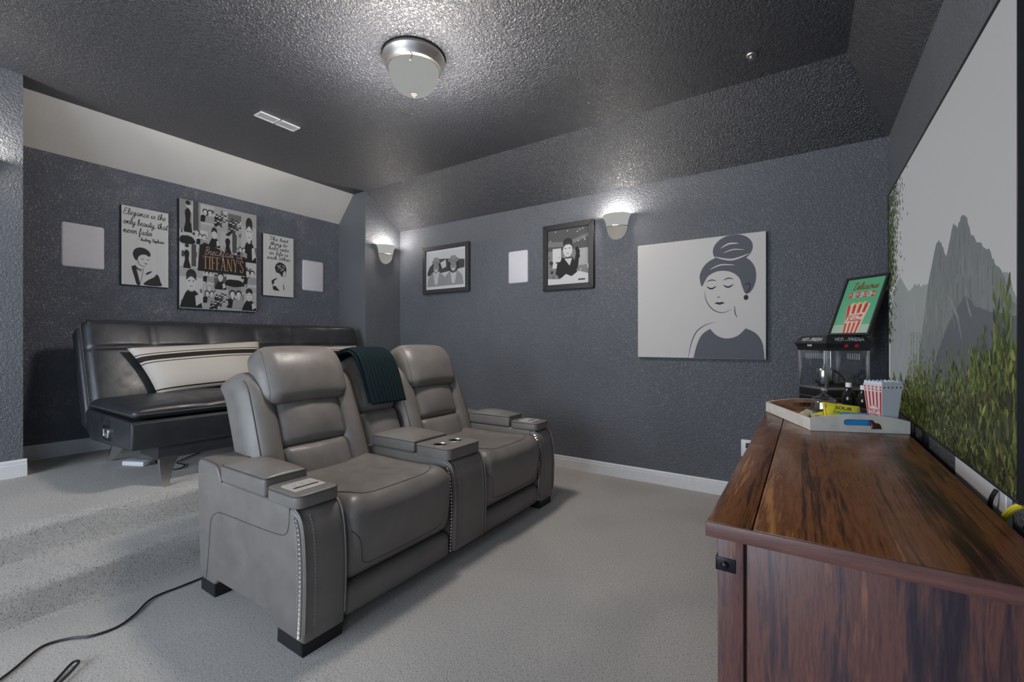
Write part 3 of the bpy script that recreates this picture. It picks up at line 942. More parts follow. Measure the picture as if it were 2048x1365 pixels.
for k, (ya, yb) in enumerate([(1.100, 1.795), (2.092, 2.790)]):
    yc = (ya + yb) / 2
    hw = (yb - ya) / 2
    bk = obj('back_shell', rbox(-.22, -.06, ya + .012, yb - .012, -.10, .665, .05, (4, 10, 12), warp=back_w), LE, RC, angle=180)
    for s in (-1, 1):
        yo = yc + s * (hw - .085)
        def wing(P, s=s, yo=yo):
            # the outer edge wraps backwards; the wing narrows upwards
            z = P[:, 2]
            f = np.clip(z / .66, 0, 1)
            o = np.clip(s * (P[:, 1] - yo) / .085, 0, 1)
            P[:, 0] -= .055 * o ** 2 * (0.4 + .6 * f)
            P[:, 0] -= .05 * np.clip((f - .8) / .2, 0, 1) ** 2
            P[:, 1] -= s * .012 * f
            return back_w(P)
        wg = obj('back_wing', rbox(-.17, .012, yo - .085, yo + .085, -.06, .675, .05, (6, 10, 18), dict(front=.022), wing, m=4), LE, RC, angle=180)
        sm = []
        for q in range(24):
            z = -.03 + .66 * q / 23
            f = min(1, max(0, z / .66))
            yy = yo + s * .052
            o = .052 / .085
            e = (1 - o ** 2) * (1 - min(1, abs((z - .3075) / .3675)) ** 2)
            t = .012 + .022 * e - .055 * o ** 2 * (.4 + .6 * f) - .05 * max(0, (f - .8) / .2) ** 2
            if abs(z - .3075) > .3175: t -= .012
            sm.append(bpt(t + .001, yy - s * .012 * f, z))
        obj('stitching', tube(sm, .0022, 6), 'grey_piping', wg)
    def puck(amp):
        def w(P):
            P[:, 0] += amp * np.sin(P[:, 1] * 60 + P[:, 2] * 35) * np.clip((P[:, 0] + .02) / .06, 0, 1)
            return back_w(P)
        return w
    hi = hw - .150
    obj('lumbar_panel', rbox(-.13, .022, yc - hi, yc + hi, -.08, .235, .045, (5, 16, 10), dict(front=.034), puck(.0012), m=4), LE, RC, angle=180)
    obj('lumbar_panel', rbox(-.13, .020, yc - hi, yc + hi, .225, .50, .045, (5, 16, 10), dict(front=.034), puck(.0012), m=4), LE, RC, angle=180)
    hh = .245
    def head(P, yc=yc):
        z = P[:, 2]
        f = np.clip((z - .62) / .18, 0, 1)
        P[:, 1] = yc + (P[:, 1] - yc) * (1 - .10 * f ** 2)
        P[:, 0] -= .055 * f ** 2
        P[:, 0] += .018 * np.clip((.52 - z) / .08, 0, 1)
        return back_w(P)
    hd = obj('headrest', rbox(-.12, .080, yc - hh, yc + hh, .455, .800, .075, (6, 18, 12), dict(front=.026, top=.012, left=.012, right=.012), head, m=5), LE, RC, angle=180)
    for s in (-1, 1):
        pts = []
        for q in range(26):
            z = .475 + .285 * q / 25
            f = min(1, max(0, (z - .62) / .18))
            y0_ = s * (hh - .018)
            yy = yc + (y0_) * (1 - .10 * f ** 2)
            u = (hh - .018) / hh
            ed = .075 - .018
            rr_ = math.sqrt(max(0, .075 ** 2 - ed ** 2)) - .075
            zz = max(0, max(z - .725, .53 - z))
            rz = math.sqrt(max(0, .075 ** 2 - min(.0749, math.hypot(ed, zz)) ** 2)) - .075
            e = (1 - u ** 2) * (1 - min(1, abs((z - .6275) / .1725)) ** 2)
            t = .080 + rz + .026 * e - .055 * f ** 2 + .018 * min(1, max(0, (.52 - z) / .08))
            pts.append(bpt(t + .0015, yy, z))
        obj('piping', tube(pts, .0026, 6), 'grey_piping', hd)
yk0, yk1 = 1.803, 2.084
obj('console_back', rbox(-.20, -.012, yk0, yk1, -.04, .36, .04, (5, 10, 10), dict(front=.026), back_w), LE, RC, angle=180)
obj('console_back', rbox(-.20, -.005, yk0, yk1, .345, .735, .05, (5, 10, 10), dict(front=.026, top=.01), back_w), LE, RC, angle=180)

# knitted throw hanging over the middle of the back
TH = thing('throw_blanket', 'dark teal ribbed knit throw draped over the console back of the grey recliner', 'blanket', (-2.35, 1.945, .79))
def throw_grid(y0, y1, path, ribs, ny, amp, skew=0.0):
    path = smooth_path(path, 8)
    L = [0]
    for a, b in zip(path, path[1:]): L.append(L[-1] + math.dist(a, b))
    n = 90
    G_ = []
    for i in range(n):
        s = L[-1] * i / (n - 1)
        k = max(j for j in range(len(L) - 1) if L[j] <= s + 1e-9)
        q = (s - L[k]) / max(1e-9, L[k + 1] - L[k])
        a, b = path[k], path[k + 1]
        pt = np.array(a) + (np.array(b) - np.array(a)) * q
        d = np.array(b) - np.array(a); d /= np.linalg.norm(d)
        nr = np.array([d[1], -d[0]])
        row = []
        for j in range(ny):
            v = j / (ny - 1)
            rib = abs(math.sin(math.pi * ribs * v)) ** 0.7
            st = 0.0016 * math.sin(i * 2.1 + (j % 4) * 1.5)
            h = amp * rib + st
            e = 1 - (2 * v - 1) ** 8
            tt, ss = pt - nr * (h * e)
            yy = y0 + (y1 - y0) * v + skew * (s / L[-1]) + 0.004 * math.sin(s * 14 + v * 5)
            row.append(bpt(tt, yy, ss))
        G_.append(row)
    return G_
pathA = [(-.245, .52), (-.248, .66), (-.225, .745), (-.16, .782), (-.08, .785), (.0, .765), (.048, .70), (.060, .60), (.058, .48), (.052, .375)]
obj('knit_fold', sheet(throw_grid(1.778, 2.060, pathA, 10, 121, .010, .055), .012), 'knit_base', TH, angle=180)
pathB = [(a - .004, b - .016) for a, b in pathA[:-1]] + [(.040, .392)]
obj('knit_fold', sheet(throw_grid(1.768, 2.050, [(-.236, .55), (-.236, .66), (-.215, .732), (-.155, .765), (-.08, .768), (-.005, .75), (.034, .69), (.045, .60), (.044, .48), (.040, .392)], 10, 121, .008, .055), .010), 'knit_base', TH, angle=180)

# ------------------------------------------------------------------ black sofa bed on the platform
SF = thing('sofa_bed', 'black leather tufted sofa bed on chrome legs against the niche wall', 'sofa', (-3.75, 2.03, PLAT))
BL = 'black_leather'
SY0, SY1 = .90, 3.19
base = obj('seat_base', prism([(-3.20, .570), (-3.19, .585), (-3.19, .718), (-3.205, .732), (-4.03, .742), (-4.085, .70), (-4.045, .60), (-3.95, .548), (-3.90, .545)], SY0, SY1, 'y', .012), BL, SF)
obj('stitching', tube([(-3.192, SY0 + .008, .72), (-3.192, SY1 - .008, .72)], .0022, 5), 'black_stitch', base)
obj('stitching', tube([(-3.194, SY0 + .004, .73), (-3.194, SY0 + .004, .575)], .0022, 5), 'black_stitch', base)
hk = obj('handle_plate', prism(rrect(-3.68, -3.54, .585, .675, .01), SY0 - .003, SY0 + .002, 'y', .001, 1), 'black_plastic', base)
obj('ring', tube([(x, SY0 - .006, z) for x, z in rrect(-3.645, -3.565, .605, .655, .008, 3)], .005, 8, True), 'chrome', hk)
obj('front_rail', bbox(-3.50, -3.212, 1.03, 3.06, .490, .572, .006), BL, SF)
obj('rear_rail', bbox(-4.10, -3.95, 1.10, 2.99, .46, .545, .006), BL, SF)
SEAM = [SY0 + .03 + (SY1 - SY0 - .06) * i / 6 for i in range(7)]
def tufted(xa, xb, za, zb, rows, wrap, dep, thick_axis):
    """puffy panel sewn into six columns"""
    def w(P):
        y = P[:, 1]
        L = (SY1 - SY0 - .06) / 6
        fr = np.mod((y - SEAM[0]) / L, 1.0)
        colp = (np.abs(np.sin(np.pi * fr))) ** 0.35
        sv = P[:, 2] if thick_axis == 0 else P[:, 0]
        rp = np.ones(len(P))
        for r0 in rows:
            rp *= 1 - np.exp(-((sv - r0) / .012) ** 2)
        side = P[:, thick_axis] > (xb if thick_axis == 0 else zb) - .05
        P[:, thick_axis] += np.where(side, dep * (colp * rp - 1), 0)
        return wrap(P)
    return w
seat = obj('seat_mattress', rbox(-4.03, -3.205, SY0 + .012, SY1 - .012, .742, .812, .033, (16, 96, 2), dict(top=.030),
           tufted(0, 0, .742, .812, [], lambda P: P, .012, 2), p=4), BL, SF, angle=180)
for y in SEAM[1:-1]:
    for d in (-.006, .006):
        obj('stitching', tube([(x, y + d, .812 + .030 * (1 - abs((x + 3.6175) / .4125) ** 4) * (1 - abs((y - 2.045) / 1.133) ** 4) - .0105) for x in np.linspace(-4.0, -3.24, 14)], .0018, 5), 'black_stitch', seat)
obj('piping', tube([(x, y, .772) for x, y in rrect(-4.032, -3.202, SY0 + .010, SY1 - .010, .034)], .004, 6, True), 'black_stitch', seat)
SA = math.radians(21.5)
SO = (-3.985, .755)
def sback(P):
    P = np.asarray(P, float)
    t, y, s = P[:, 0].copy(), P[:, 1], P[:, 2].copy()
    return np.stack([SO[0] - s * math.sin(SA) + t * math.cos(SA), y, SO[1] + s * math.cos(SA) + t * math.sin(SA)], 1)
obj('back_shell', rbox(-.19, -.07, SY0 - .004, SY1 + .004, -.10, .615, .03, (3, 6, 6), warp=sback), BL, SF, angle=180)
bp = obj('back_mattress', rbox(-.10, .012, SY0 + .020, SY1 - .012, .0, .650, .045, (4, 96, 48), dict(front=.02, top=.008), tufted(-.10, .012, 0, 0, [.425], sback, .017, 0), p=6), BL, SF, angle=180)
def bfront(y, s):
    e = (1 - min(1, abs((y - 2.049) / 1.129)) ** 6) * (1 - min(1, abs((s - .325) / .325)) ** 6)
    return .012 + .02 * e - .0155
for y in SEAM[1:-1]:
    for d in (-.007, .0, .007):
        obj('stitching', tube([tuple(sback(np.array([[bfront(y, s) , y + d, s]]))[0]) for s in np.linspace(.43, .60, 8)], .0017, 5), 'black_stitch', bp)
for d in (-.006, .006):
    obj('stitching', tube([tuple(sback(np.array([[bfront(y, .425), y, .425 + d]]))[0]) for y in np.linspace(SY0 + .06, SY1 - .05, 40)], .0017, 5), 'black_stitch', bp)
obj('piping', tube([tuple(sback(np.array([[-.045, SY0 + .016, s]]))[0]) for s in np.linspace(.02, .62, 12)], .004, 6), 'black_stitch', bp)
def sofa_leg(x0, y, dx, s):
    # tapering bowed blade
    V = []; n = 9
    for i in range(n):
        t = i / (n - 1)
        z = .495 - (.495 - PLAT - .001) * t
        x = x0 + dx * t ** 1.6
        wy = .062 * (1 - t) ** 1.3 + .034
        wx = .030
        ya = y; yb_ = y + s * wy
        V += [(x - wx / 2, ya, z), (x + wx / 2, ya, z), (x + wx / 2, yb_, z), (x - wx / 2, yb_, z)]
    F = [(0, 1, 2, 3), tuple(range(4 * n - 1, 4 * n - 5, -1))]
    for i in range(n - 1):
        for j in range(4):
            a = 4 * i + j; b = 4 * i + (j + 1) % 4
            F.append((a, b, b + 4, a + 4))
    return fix_normals(V, F)
for x0, dx in ((-3.215, .05), (-4.05, -.12)):
    obj('leg', sofa_leg(x0, 1.035, dx, 1), 'chrome', SF, angle=35)
    obj('leg', sofa_leg(x0, 3.05, dx, -1), 'chrome', SF, angle=35)

# pillows
def pillow(name, label, loc, L, H, T_, rot, shear=0.0):
    n1, n2 = 30, 18
    V, F = [], []
    for side in (1, -1):
        for i in range(n1 + 1):
            for j in range(n2 + 1):
                u = -1 + 2 * i / n1; v = -1 + 2 * j / n2
                pinch = 1 - .045 * (1 - abs(u)) * 0
                yy = u * L / 2 * (1 - .05 * (1 - v * v) * 0 - .045 * (1 - abs(v) ** 2) * abs(u) ** 6)
                zz = v * H / 2 * (1 - .09 * (1 - u * u) * abs(v) ** 4 * 0.6)
                th = T_ / 2 * ((1 - abs(u) ** 3.2) ** .55) * ((1 - abs(v) ** 2.6) ** .6)
                th *= 1 + .05 * math.sin(u * 5 + v * 3)
                yy -= shear * zz * (1 - u) / 2
                V.append((side * th, yy, zz))
    m = (n1 + 1) * (n2 + 1)
    for s in range(2):
        for i in range(n1):
            for j in range(n2):
                a = s * m + i * (n2 + 1) + j
                q = (a, a + n2 + 1, a + n2 + 2, a + 1)
                F.append(q if s == 0 else q[::-1])
    bm = fix_normals(V, F)
    bmesh.ops.remove_doubles(bm, verts=bm.verts, dist=0.0005)
    bmesh.ops.recalc_face_normals(bm, faces=bm.faces)
    o = obj(name, bm, 'striped_cloth', None, angle=180)
    o.location = loc; o.rotation_euler = rot
    return tag(o, label, 'pillow', 'striped pillows on the sofa bed')
pillow('lumbar_pillow', 'long cream pillow with dark stripes leaning at the left of the black sofa bed', (-3.955, 1.60, 1.003), .84, .385, .17, (math.radians(3.2), math.radians(-21), math.radians(-4)), .34)
pillow('lumbar_pillow', 'cream striped pillow mostly hidden behind the teal throw', (-3.94, 2.70, .985), .66, .36, .15, (0, math.radians(-22), 0))

# white adapter box with a cable under the sofa
AB = thing('power_adapter', 'small white adapter box with a black cable on the carpet under the sofa bed', 'adapter', (-3.86, 1.13, PLAT), math.radians(25))
obj('housing', bbox(-.085, .085, -.045, .045, .002, .034, .006), 'white_plastic', AB, local=True)
obj('cable', tube(smooth_path([(.085, 0, .014), (.14, .01, .012), (.20, -.03, .006), (.32, -.09, .006), (.38, -.05, .006), (.33, .03, .006), (.24, .06, .006), (.2, .15, .006), (.15, .35, .006)], 7), .004, 6), 'cable_black', AB, local=True)

# power lead of the recliner across the floor
pl = [(-2.53, 1.30, .010), (-2.53, 1.1, .009), (-2.53, .92, .007), (-2.525, .79, .007), (-2.44, .70, .006), (-2.395, .63, .006), (-2.405, .555, .007), (-2.46, .50, .006), (-2.485, .445, .007), (-2.47, .405, .006), (-2.40, .34, .006), (-2.33, .27, .006), (-2.2, .2, .006), (-1.9, .1, .006)]
tag(obj('extension_lead', tube(smooth_path(pl, 8), .0045, 6), 'cable_black'), 'long thin black lead running over the beige carpet from behind the recliner', 'cable')
lp = [(-2.02, .29, .006), (-2.13, .36, .006), (-2.215, .425, .006), (-2.255, .465, .012), (-2.235, .478, .016), (-2.20, .450, .012), (-2.13, .385, .010), (-2.03, .33, .006), (-1.94, .27, .006)]
tag(obj('extension_lead', tube(smooth_path(lp, 8), .0045, 6), 'cable_black'), 'loose loop of black cable at the bottom edge of the carpet', 'cable')

# ------------------------------------------------------------------ ceiling lamp, vent, sconces
LX, LY = -1.955, 1.885
LM = thing('ceiling_lamp', 'flush ceiling lamp with a frosted white dome and brushed nickel ring', 'lamp', (LX, LY, HC))
obj('ring', lathe([(.0, HC), (.172, HC), (.182, HC - .006), (.184, HC - .020), (.176, HC - .032), (.172, HC - .050), (.162, HC - .072), (.150, HC - .080), (.140, HC - .078)], 48, (LX, LY)), 'nickel', LM, angle=30)
dome = obj('glass_dome', lathe([(.146, HC - .074), (.147, HC - .085)] + [(.146 * math.cos(math.radians(a)) ** .8, HC - .085 - .135 * math.sin(math.radians(a))) for a in range(6, 90, 7)] + [(0.0, HC - .2205)], 48, (LX, LY)), 'lamp_glass', LM, angle=180)
obj('finial', lathe([(.0, HC - .218), (.016, HC - .219), (.017, HC - .223), (.010, HC - .227), (.011, HC - .231), (.005, HC - .235), (.006, HC - .239), (.0, HC - .243)], 20, (LX, LY)), 'matte_bronze', LM)
obj('clip', tube(smooth_path([(LX + .10, LY - .112, HC - .085), (LX + .10, LY - .118, HC - .10), (LX + .092, LY - .12, HC - .112), (LX + .085, LY - .118, HC - .105)], 4), .004, 6), 'nickel', LM)
point_light('ceiling_lamp_bulb', (0, 0, -.33), CEIL_W, (1.0, .925, .855), .14, LM)

VT = thing('ceiling_vent', 'white two-panel air vent set flush in the dark ceiling', 'vent', (-3.405, 1.853, HC))
for ya, yb in ((1.700, 1.848), (1.858, 2.006)):
    obj('grille_frame', join(box(-3.455, -3.443, ya, yb, HC - .008, HC), box(-3.367, -3.355, ya, yb, HC - .008, HC), box(-3.443, -3.367, ya, ya + .01, HC - .008, HC), box(-3.443, -3.367, yb - .01, yb, HC - .008, HC)), 'white_trim', VT, smooth=False)
    obj('backing', box(-3.443, -3.367, ya + .01, yb - .01, HC - .002, HC - .0005), 'white_trim', VT, smooth=False)
    for i in range(7):
        xx = -3.438 + i * .011
        obj('slat', prism([(xx, HC - .001), (xx + .001, HC - .001), (xx + .009, HC - .007), (xx + .008, HC - .0075)], ya + .01, yb - .01, 'y'), 'white_trim', VT, smooth=False)
SPR = obj('sprinkler', lathe([(.0, HC), (.030, HC), (.028, HC - .006), (.010, HC - .010), (.008, HC - .022), (.014, HC - .024), (.0, HC - .026)], 20, (-.27, 2.98)), 'nickel')
tag(SPR, 'tiny round metal sprinkler head on the dark ceiling near the slope', 'sprinkler')

def sconce(label, loc, rotz):
    r = thing('wall_sconce', label, 'sconce', loc, rotz, 'bowl sconces on the walls')
    sh = [(.090, .085), (.096, .11), (.103, .14), (.112, .165), (.122, .178), (.126, .186), (.124, .191), (.118, .188), (.108, .172), (.098, .145), (.088, .10)]
    gl = [(.002, -.020)] + [(.090 * math.sin(math.radians(a)) ** .9, .085 - .105 * math.cos(math.radians(a))) for a in range(12, 91, 8)] + [(.090, .086)]
    obj('bowl_rim', lathe(sh, 28, (0, 0), 180, 360, 1, .95), 'sconce_shade', r, local=True, angle=180)
    obj('glass_bowl', lathe(gl, 28, (0, 0), 180, 360, 1, .95), 'sconce_glass', r, local=True, angle=180)
    obj('metal_band', tube([(.097 * math.cos(math.radians(a)), .097 * .95 * math.sin(math.radians(a)), .086) for a in range(180, 361, 8)], .0035, 6), 'nickel', r, local=True)
    obj('back_plate', prism([(-.09, .19), (-.10, .12), (-.085, .05), (-.05, -.005), (.05, -.005), (.085, .05), (.10, .12), (.09, .19)], -.012, 0, 'y'), 'sconce_shade', r, local=True, smooth=False)
    point_light('sconce_bulb', (0, -.095, .174), SCONCE_W, (1.0, .92, .82), .035, r)
    return r
sconce('white bowl wall sconce between the framed photo and the large canvas', (-1.392, YB, 2.118), 0)
sconce('white bowl wall sconce on the narrow wall left of the framed photo of two men', (XP, 3.545, 2.135), math.radians(90))

sconce('white bowl wall sconce on the wall left of the niche, beside the frame edge', (XP, .37, 2.135), math.radians(90))

# ------------------------------------------------------------------ things on the niche wall (print faces +x)
def canvas(name, label, y0, y1, z0, z1, th=.032, edge='canvas_edge', cat='canvas'):
    r = thing(name, label, cat, (XA, (y0 + y1) / 2, z0))
    obj('stretcher', bbox(XA + .001, XA + th, y0, y1, z0, z1, .003, 1), edge, r)
    P = Print((XA + th, y0, z0), (0, 1, 0), (0, 0, 1))
    w, h = y1 - y0, z1 - z0
    P.clip = (0.002, w - .002, 0.002, h - .002)
    return r, P, w, h

def speaker(label, loc, facing, w, h):
    r = thing('wall_speaker', label, 'speaker', loc, facing, 'flush white speakers')
    obj('grille', prism(rrect(-w / 2, w / 2, 0, h, .014), -.012, 0, 'y', .003, 2), 'speaker_cloth', r, local=True)
    obj('trim', prism(rrect(-w / 2 - .003, w / 2 + .003, -.003, h + .003, .016), -.006, 0, 'y', .001, 1), 'white_plastic', r, local=True)
speaker('flat white square wall speaker left of the framed quotation, next to the pillar', (XA, 1.018, 1.768), math.radians(90), .236, .325)
speaker('flat white wall speaker at the right end of the sofa wall', (XA, 2.925, 1.768), math.radians(90), .244, .330)
speaker('flat white wall speaker between the two framed photos', (-2.430, YB, 1.792), 0, .226, .318)

ink = (0.022, 0.021, 0.024, 1)
pap = (0.47, 0.47, 0.46, 1)
def grain(P, w, h, base, n=26):
    P.rect(0, w, 0, h, base, 0)
    for i in range(n):
        a = random.random() * w; k = .94 + .08 * random.random()
        P.rect(a, min(w, a + .004 + .012 * random.random()), 0, h, (base[0] * k, base[1] * k, base[2] * k, 1), 1)

R, P, w, h = canvas('quote_sign', 'tall white wooden sign with a black script quotation above a woman resting her chin', 1.236, 1.556, 1.660, 2.307)
grain(P, w, h, pap)
P.script('Elegance is the', .012, h - .072, .052, .0042, ink, 3, width=.285)
P.script('only beauty, that', .012, h - .150, .052, .0042, ink, 3, width=.300)
P.script('never fades', .012, h - .222, .052, .0042, ink, 3, width=.190)
P.script('- Audrey Hepburn -', .105, h - .272, .030, .0036, ink, 3, width=.198)
P.poly(smooth_path([(.082, .228), (.074, .262), (.088, .300), (.122, .318), (.160, .312), (.188, .286), (.192, .258), (.180, .250), (.160, .262), (.132, .258), (.112, .240), (.104, .214), (.094, .208)], 4, True), ink, 3)   # hair
P.ribbon(smooth_path([(.104, .214), (.112, .186), (.132, .166), (.156, .164)], 5), .004, ink, 3)                                                    # jaw
P.ribbon(smooth_path([(.128, .226), (.140, .221), (.150, .226)], 4), .005, ink, 3, True); P.ribbon(smooth_path([(.166, .226), (.176, .221), (.184, .226)], 4), .005, ink, 3, True)
P.poly([(.150, .188), (.160, .192), (.172, .187), (.160, .181)], ink, 3)
P.poly(smooth_path([(.066, .150), (.088, .158), (.100, .125), (.112, .070), (.122, .010), (.100, .010), (.084, .07)], 4, True), ink, 3)               # dress
P.poly(smooth_path([(.148, .010), (.170, .048), (.215, .080), (.236, .108), (.252, .085), (.262, .045), (.266, .010)], 3, True), ink, 3)
P.ribbon(smooth_path([(.086, .166), (.104, .142), (.134, .132)], 5), .009, ink, 4); P.ribbon(smooth_path([(.090, .150), (.108, .128), (.132, .120)], 5), .004, ink, 4)
P.ribbon(smooth_path([(.122, .012), (.136, .09), (.146, .15)], 5), .003, ink, 3); P.poly(smooth_path([(.158, .100), (.176, .120), (.205, .130), (.190, .112), (.172, .098)], 4, True), ink, 3)
P.build('printed_face', 'print', R)

R, P, w, h = canvas('quote_sign', 'narrow white wooden sign with a black script quotation above a small woman seen from behind', 2.358, 2.682, 1.667, 2.304)
grain(P, w, h, pap)
for i, (s, ww) in enumerate((('The best', .20), ('thing to', .18), ('hold onto', .215), ('in life is', .20), ('each other', .245))):
    P.script(s, w / 2, h - .058 - i * .049, .038, .0046, ink, 3, 'CENTER', width=ww)
P.poly(smooth_path([(.128, .270), (.122, .305), (.138, .338), (.170, .360), (.208, .352), (.236, .326), (.244, .290), (.236, .258), (.226, .276), (.212, .262), (.204, .222), (.194, .208), (.180, .232), (.158, .246), (.138, .250)], 4, True), ink, 3)
for pts in ([(.140, .322), (.165, .318), (.186, .334)], [(.150, .296), (.178, .302), (.204, .296)], [(.176, .270), (.196, .280), (.222, .300)], [(.200, .332), (.214, .322), (.226, .306)], [(.142, .270), (.160, .278)]):
    P.ribbon(smooth_path(pts, 4) if len(pts) > 2 else pts, .0085, pap, 4, True)
P.ribbon(smooth_path([(.236, .262), (.240, .240), (.230, .222), (.212, .214)], 4), .004, ink, 3)
P.poly(smooth_path([(.086, .150), (.098, .168), (.126, .186), (.152, .190), (.130, .174), (.112, .152), (.124, .118), (.146, .086), (.168, .062), (.106, .066), (.098, .11)], 3, True), ink, 3)
P.blob(.116, .118, .016, .014, pap, 4, 14, .4)
P.poly([(.208, .13), (.214, .132), (.222, .075), (.214, .072)], ink, 3)
P.build('printed_face', 'print', R)

# collage canvas: plain generic photo tiles around a black title block
R, P, w, h = canvas('collage_canvas', 'large black and white photo collage canvas with a gold film title in the middle', 1.630, 2.291, 1.490, 2.465, .040)
P.rect(0, w, 0, h, G(.30), 0)
tiles = [(0, .25, .70, 1.0, .22), (.25, .42, .80, .985, .38), (.42, .60, .80, .97, .30), (.60, .78, .74, .955, .12), (.78, 1.0, .50, .98, .36), (0, .20, .585, .72, .40), (.20, .34, .58, .74, .45),
         (.34, .50, .60, .80, .30), (.50, .74, .555, .765, .34), (.72, .86, .535, .66, .25), (0, .22, .37, .60, .42), (.80, 1.0, .18, .52, .40), (0, .28, .01, .385, .44), (.28, .42, .24, .40, .42),
         (.42, .58, .20, .39, .08), (.56, .84, .23, .36, .42), (.28, .44, .01, .24, .30), (.42, .60, .02, .21, .35), (.58, .82, .02, .235, .22), (.78, 1.0, .01, .25, .33), (.36, .54, .005, .10, .45)]
def big_portrait(P, a, b, c, d, L):          # generic woman, hair up, dark dress
    W_, H_ = b - a, d - c; cx = a + W_ * .5
    P.rect(a, b, c + H_ * .75, d, G(.30), L)
    P.poly(smooth_path([(a + W_ * .02, c), (a + W_ * .15, c + H_ * .22), (cx - W_ * .16, c + H_ * .42), (cx + W_ * .16, c + H_ * .42), (b - W_ * .12, c + H_ * .26), (b - W_ * .02, c)], 4), G(.012), L + 1)
    P.poly([(cx - W_ * .09, c + H_ * .40), (cx + W_ * .09, c + H_ * .40), (cx + W_ * .10, c + H_ * .52), (cx - W_ * .10, c + H_ * .52)], G(.40), L + 2)
    P.blob(cx, c + H_ * .80, W_ * .22, H_ * .15, G(.02), L + 2); P.blob(cx, c + H_ * .63, W_ * .21, H_ * .19, G(.47), L + 3)
    P.poly(smooth_path([(cx - W_ * .22, c + H_ * .68), (cx - W_ * .12, c + H_ * .82), (cx + W_ * .12, c + H_ * .82), (cx + W_ * .22, c + H_ * .68), (cx, c + H_ * .77)], 4, True), G(.03), L + 4)
    for q in (-1, 1): P.ribbon([(cx + q * W_ * .13, c + H_ * .655), (cx + q * W_ * .05, c + H_ * .655)], H_ * .022, G(.03), L + 5, False)
    P.ribbon([(cx - W_ * .06, c + H_ * .53), (cx + W_ * .06, c + H_ * .53)], H_ * .018, G(.12), L + 5)
    P.poly([(b - W_ * .30, c + H_ * .05), (b - W_ * .05, c + H_ * .14), (b - W_ * .18, c + H_ * .34), (b - W_ * .34, c + H_ * .30)], G(.42), L + 5)
def standing(P, a, b, c, d, L):              # generic full-length dark figure in a doorway
    W_, H_ = b - a, d - c; cx = a + W_ * .40
    P.rect(b - W_ * .35, b - W_ * .10, c + H_ * .1, d, G(.06), L); P.rect(b - W_ * .42, b - W_ * .36, c, d, G(.40), L)
    P.poly(smooth_path([(cx - W_ * .18, c), (cx - W_ * .10, c + H_ * .35), (cx - W_ * .14, c + H_ * .62), (cx, c + H_ * .74), (cx + W_ * .13, c + H_ * .62), (cx + W_ * .10, c + H_ * .35), (cx + W_ * .2, c)], 4, True), G(.012), L + 1)
    P.blob(cx, c + H_ * .85, W_ * .10, H_ * .09, G(.42), L + 2); P.blob(cx, c + H_ * .90, W_ * .11, H_ * .07, G(.02), L + 3)
def lying(P, a, b, c, d, L):
    W_, H_ = b - a, d - c
    P.poly(smooth_path([(a + W_ * .04, c + H_ * .15), (a + W_ * .1, c + H_ * .55), (a + W_ * .45, c + H_ * .6), (a + W_ * .75, c + H_ * .55), (b - W_ * .06, c + H_ * .2), (a + W_ * .5, c + H_ * .05)], 4, True), G(.012), L)
    P.blob(b - W_ * .16, c + H_ * .68, W_ * .07, H_ * .18, G(.42), L + 1); P.blob(b - W_ * .16, c + H_ * .82, W_ * .07, H_ * .10, G(.02), L + 2)
def crowd(P, a, b, c, d, L):
    W_, H_ = b - a, d - c
    for q in range(9):
        x = a + W_ * (.08 + .84 * ((q * .37) % 1)); y = c + H_ * (.12 + .62 * ((q * .53) % 1)); k = min(W_, H_) * .13
        P.blob(x, y, k * 1.3, k * 1.5, G([.015, .05, .30][q % 3]), L + q % 3); P.blob(x, y + k * 1.5, k * .7, k * .8, G(.42), L + 3)
        P.blob(x, y + k * 2.0, k * .75, k * .5, G(.02), L + 4)
def pair(P, a, b, c, d, L):
    W_, H_ = b - a, d - c
    for f_, g_ in ((.33, .012), (.68, .25)):
        person_shape(P, a + W_ * f_, c + H_ * .55, min(W_, H_) * .75, G(.015), G(.45), G(g_), L)
kinds = [standing, pair, crowd, crowd, big_portrait, lying, pair, big_portrait, standing, pair, standing, pair, big_portrait, pair, big_portrait, lying, pair, crowd, pair, big_portrait, crowd]
for i, (a, b, c, d, g) in enumerate(tiles):
    a, b, c, d = a * w, b * w, c * h, d * h
    P.rect(a, b, c, d, G(g), 1 + (i % 3))
    P.clip = (max(.002, a), min(w - .002, b), max(.002, c), min(h - .002, d))
    for q in range(6):
        x = a + (b - a) * random.random() * .9; y = c + (d - c) * random.random() * .85
        P.rect(x, x + (b - a) * (.05 + .18 * random.random()), y, y + (d - c) * (.05 + .22 * random.random()), G(random.choice([.05, .12, .22, .42, .48])), 4)
    kinds[i](P, a, b, c, d, 6 + (i % 2) * 6)
    P.clip = (0.002, w - .002, 0.002, h - .002)
tb = [(.215 * w, .36 * h), (.85 * w, .355 * h), (.83 * w, .545 * h), (.56 * w, .565 * h), (.30 * w, .63 * h), (.24 * w, .60 * h)]
P.poly(tb, (0.014, 0.012, 0.012, 1), 20)
gold = (0.33, 0.20, 0.11, 1)
P.script('Breakfast at', .29 * w, .520 * h, .075, .0040, (0.36, 0.25, 0.21, 1), 22, width=.50 * w, slant=.3)
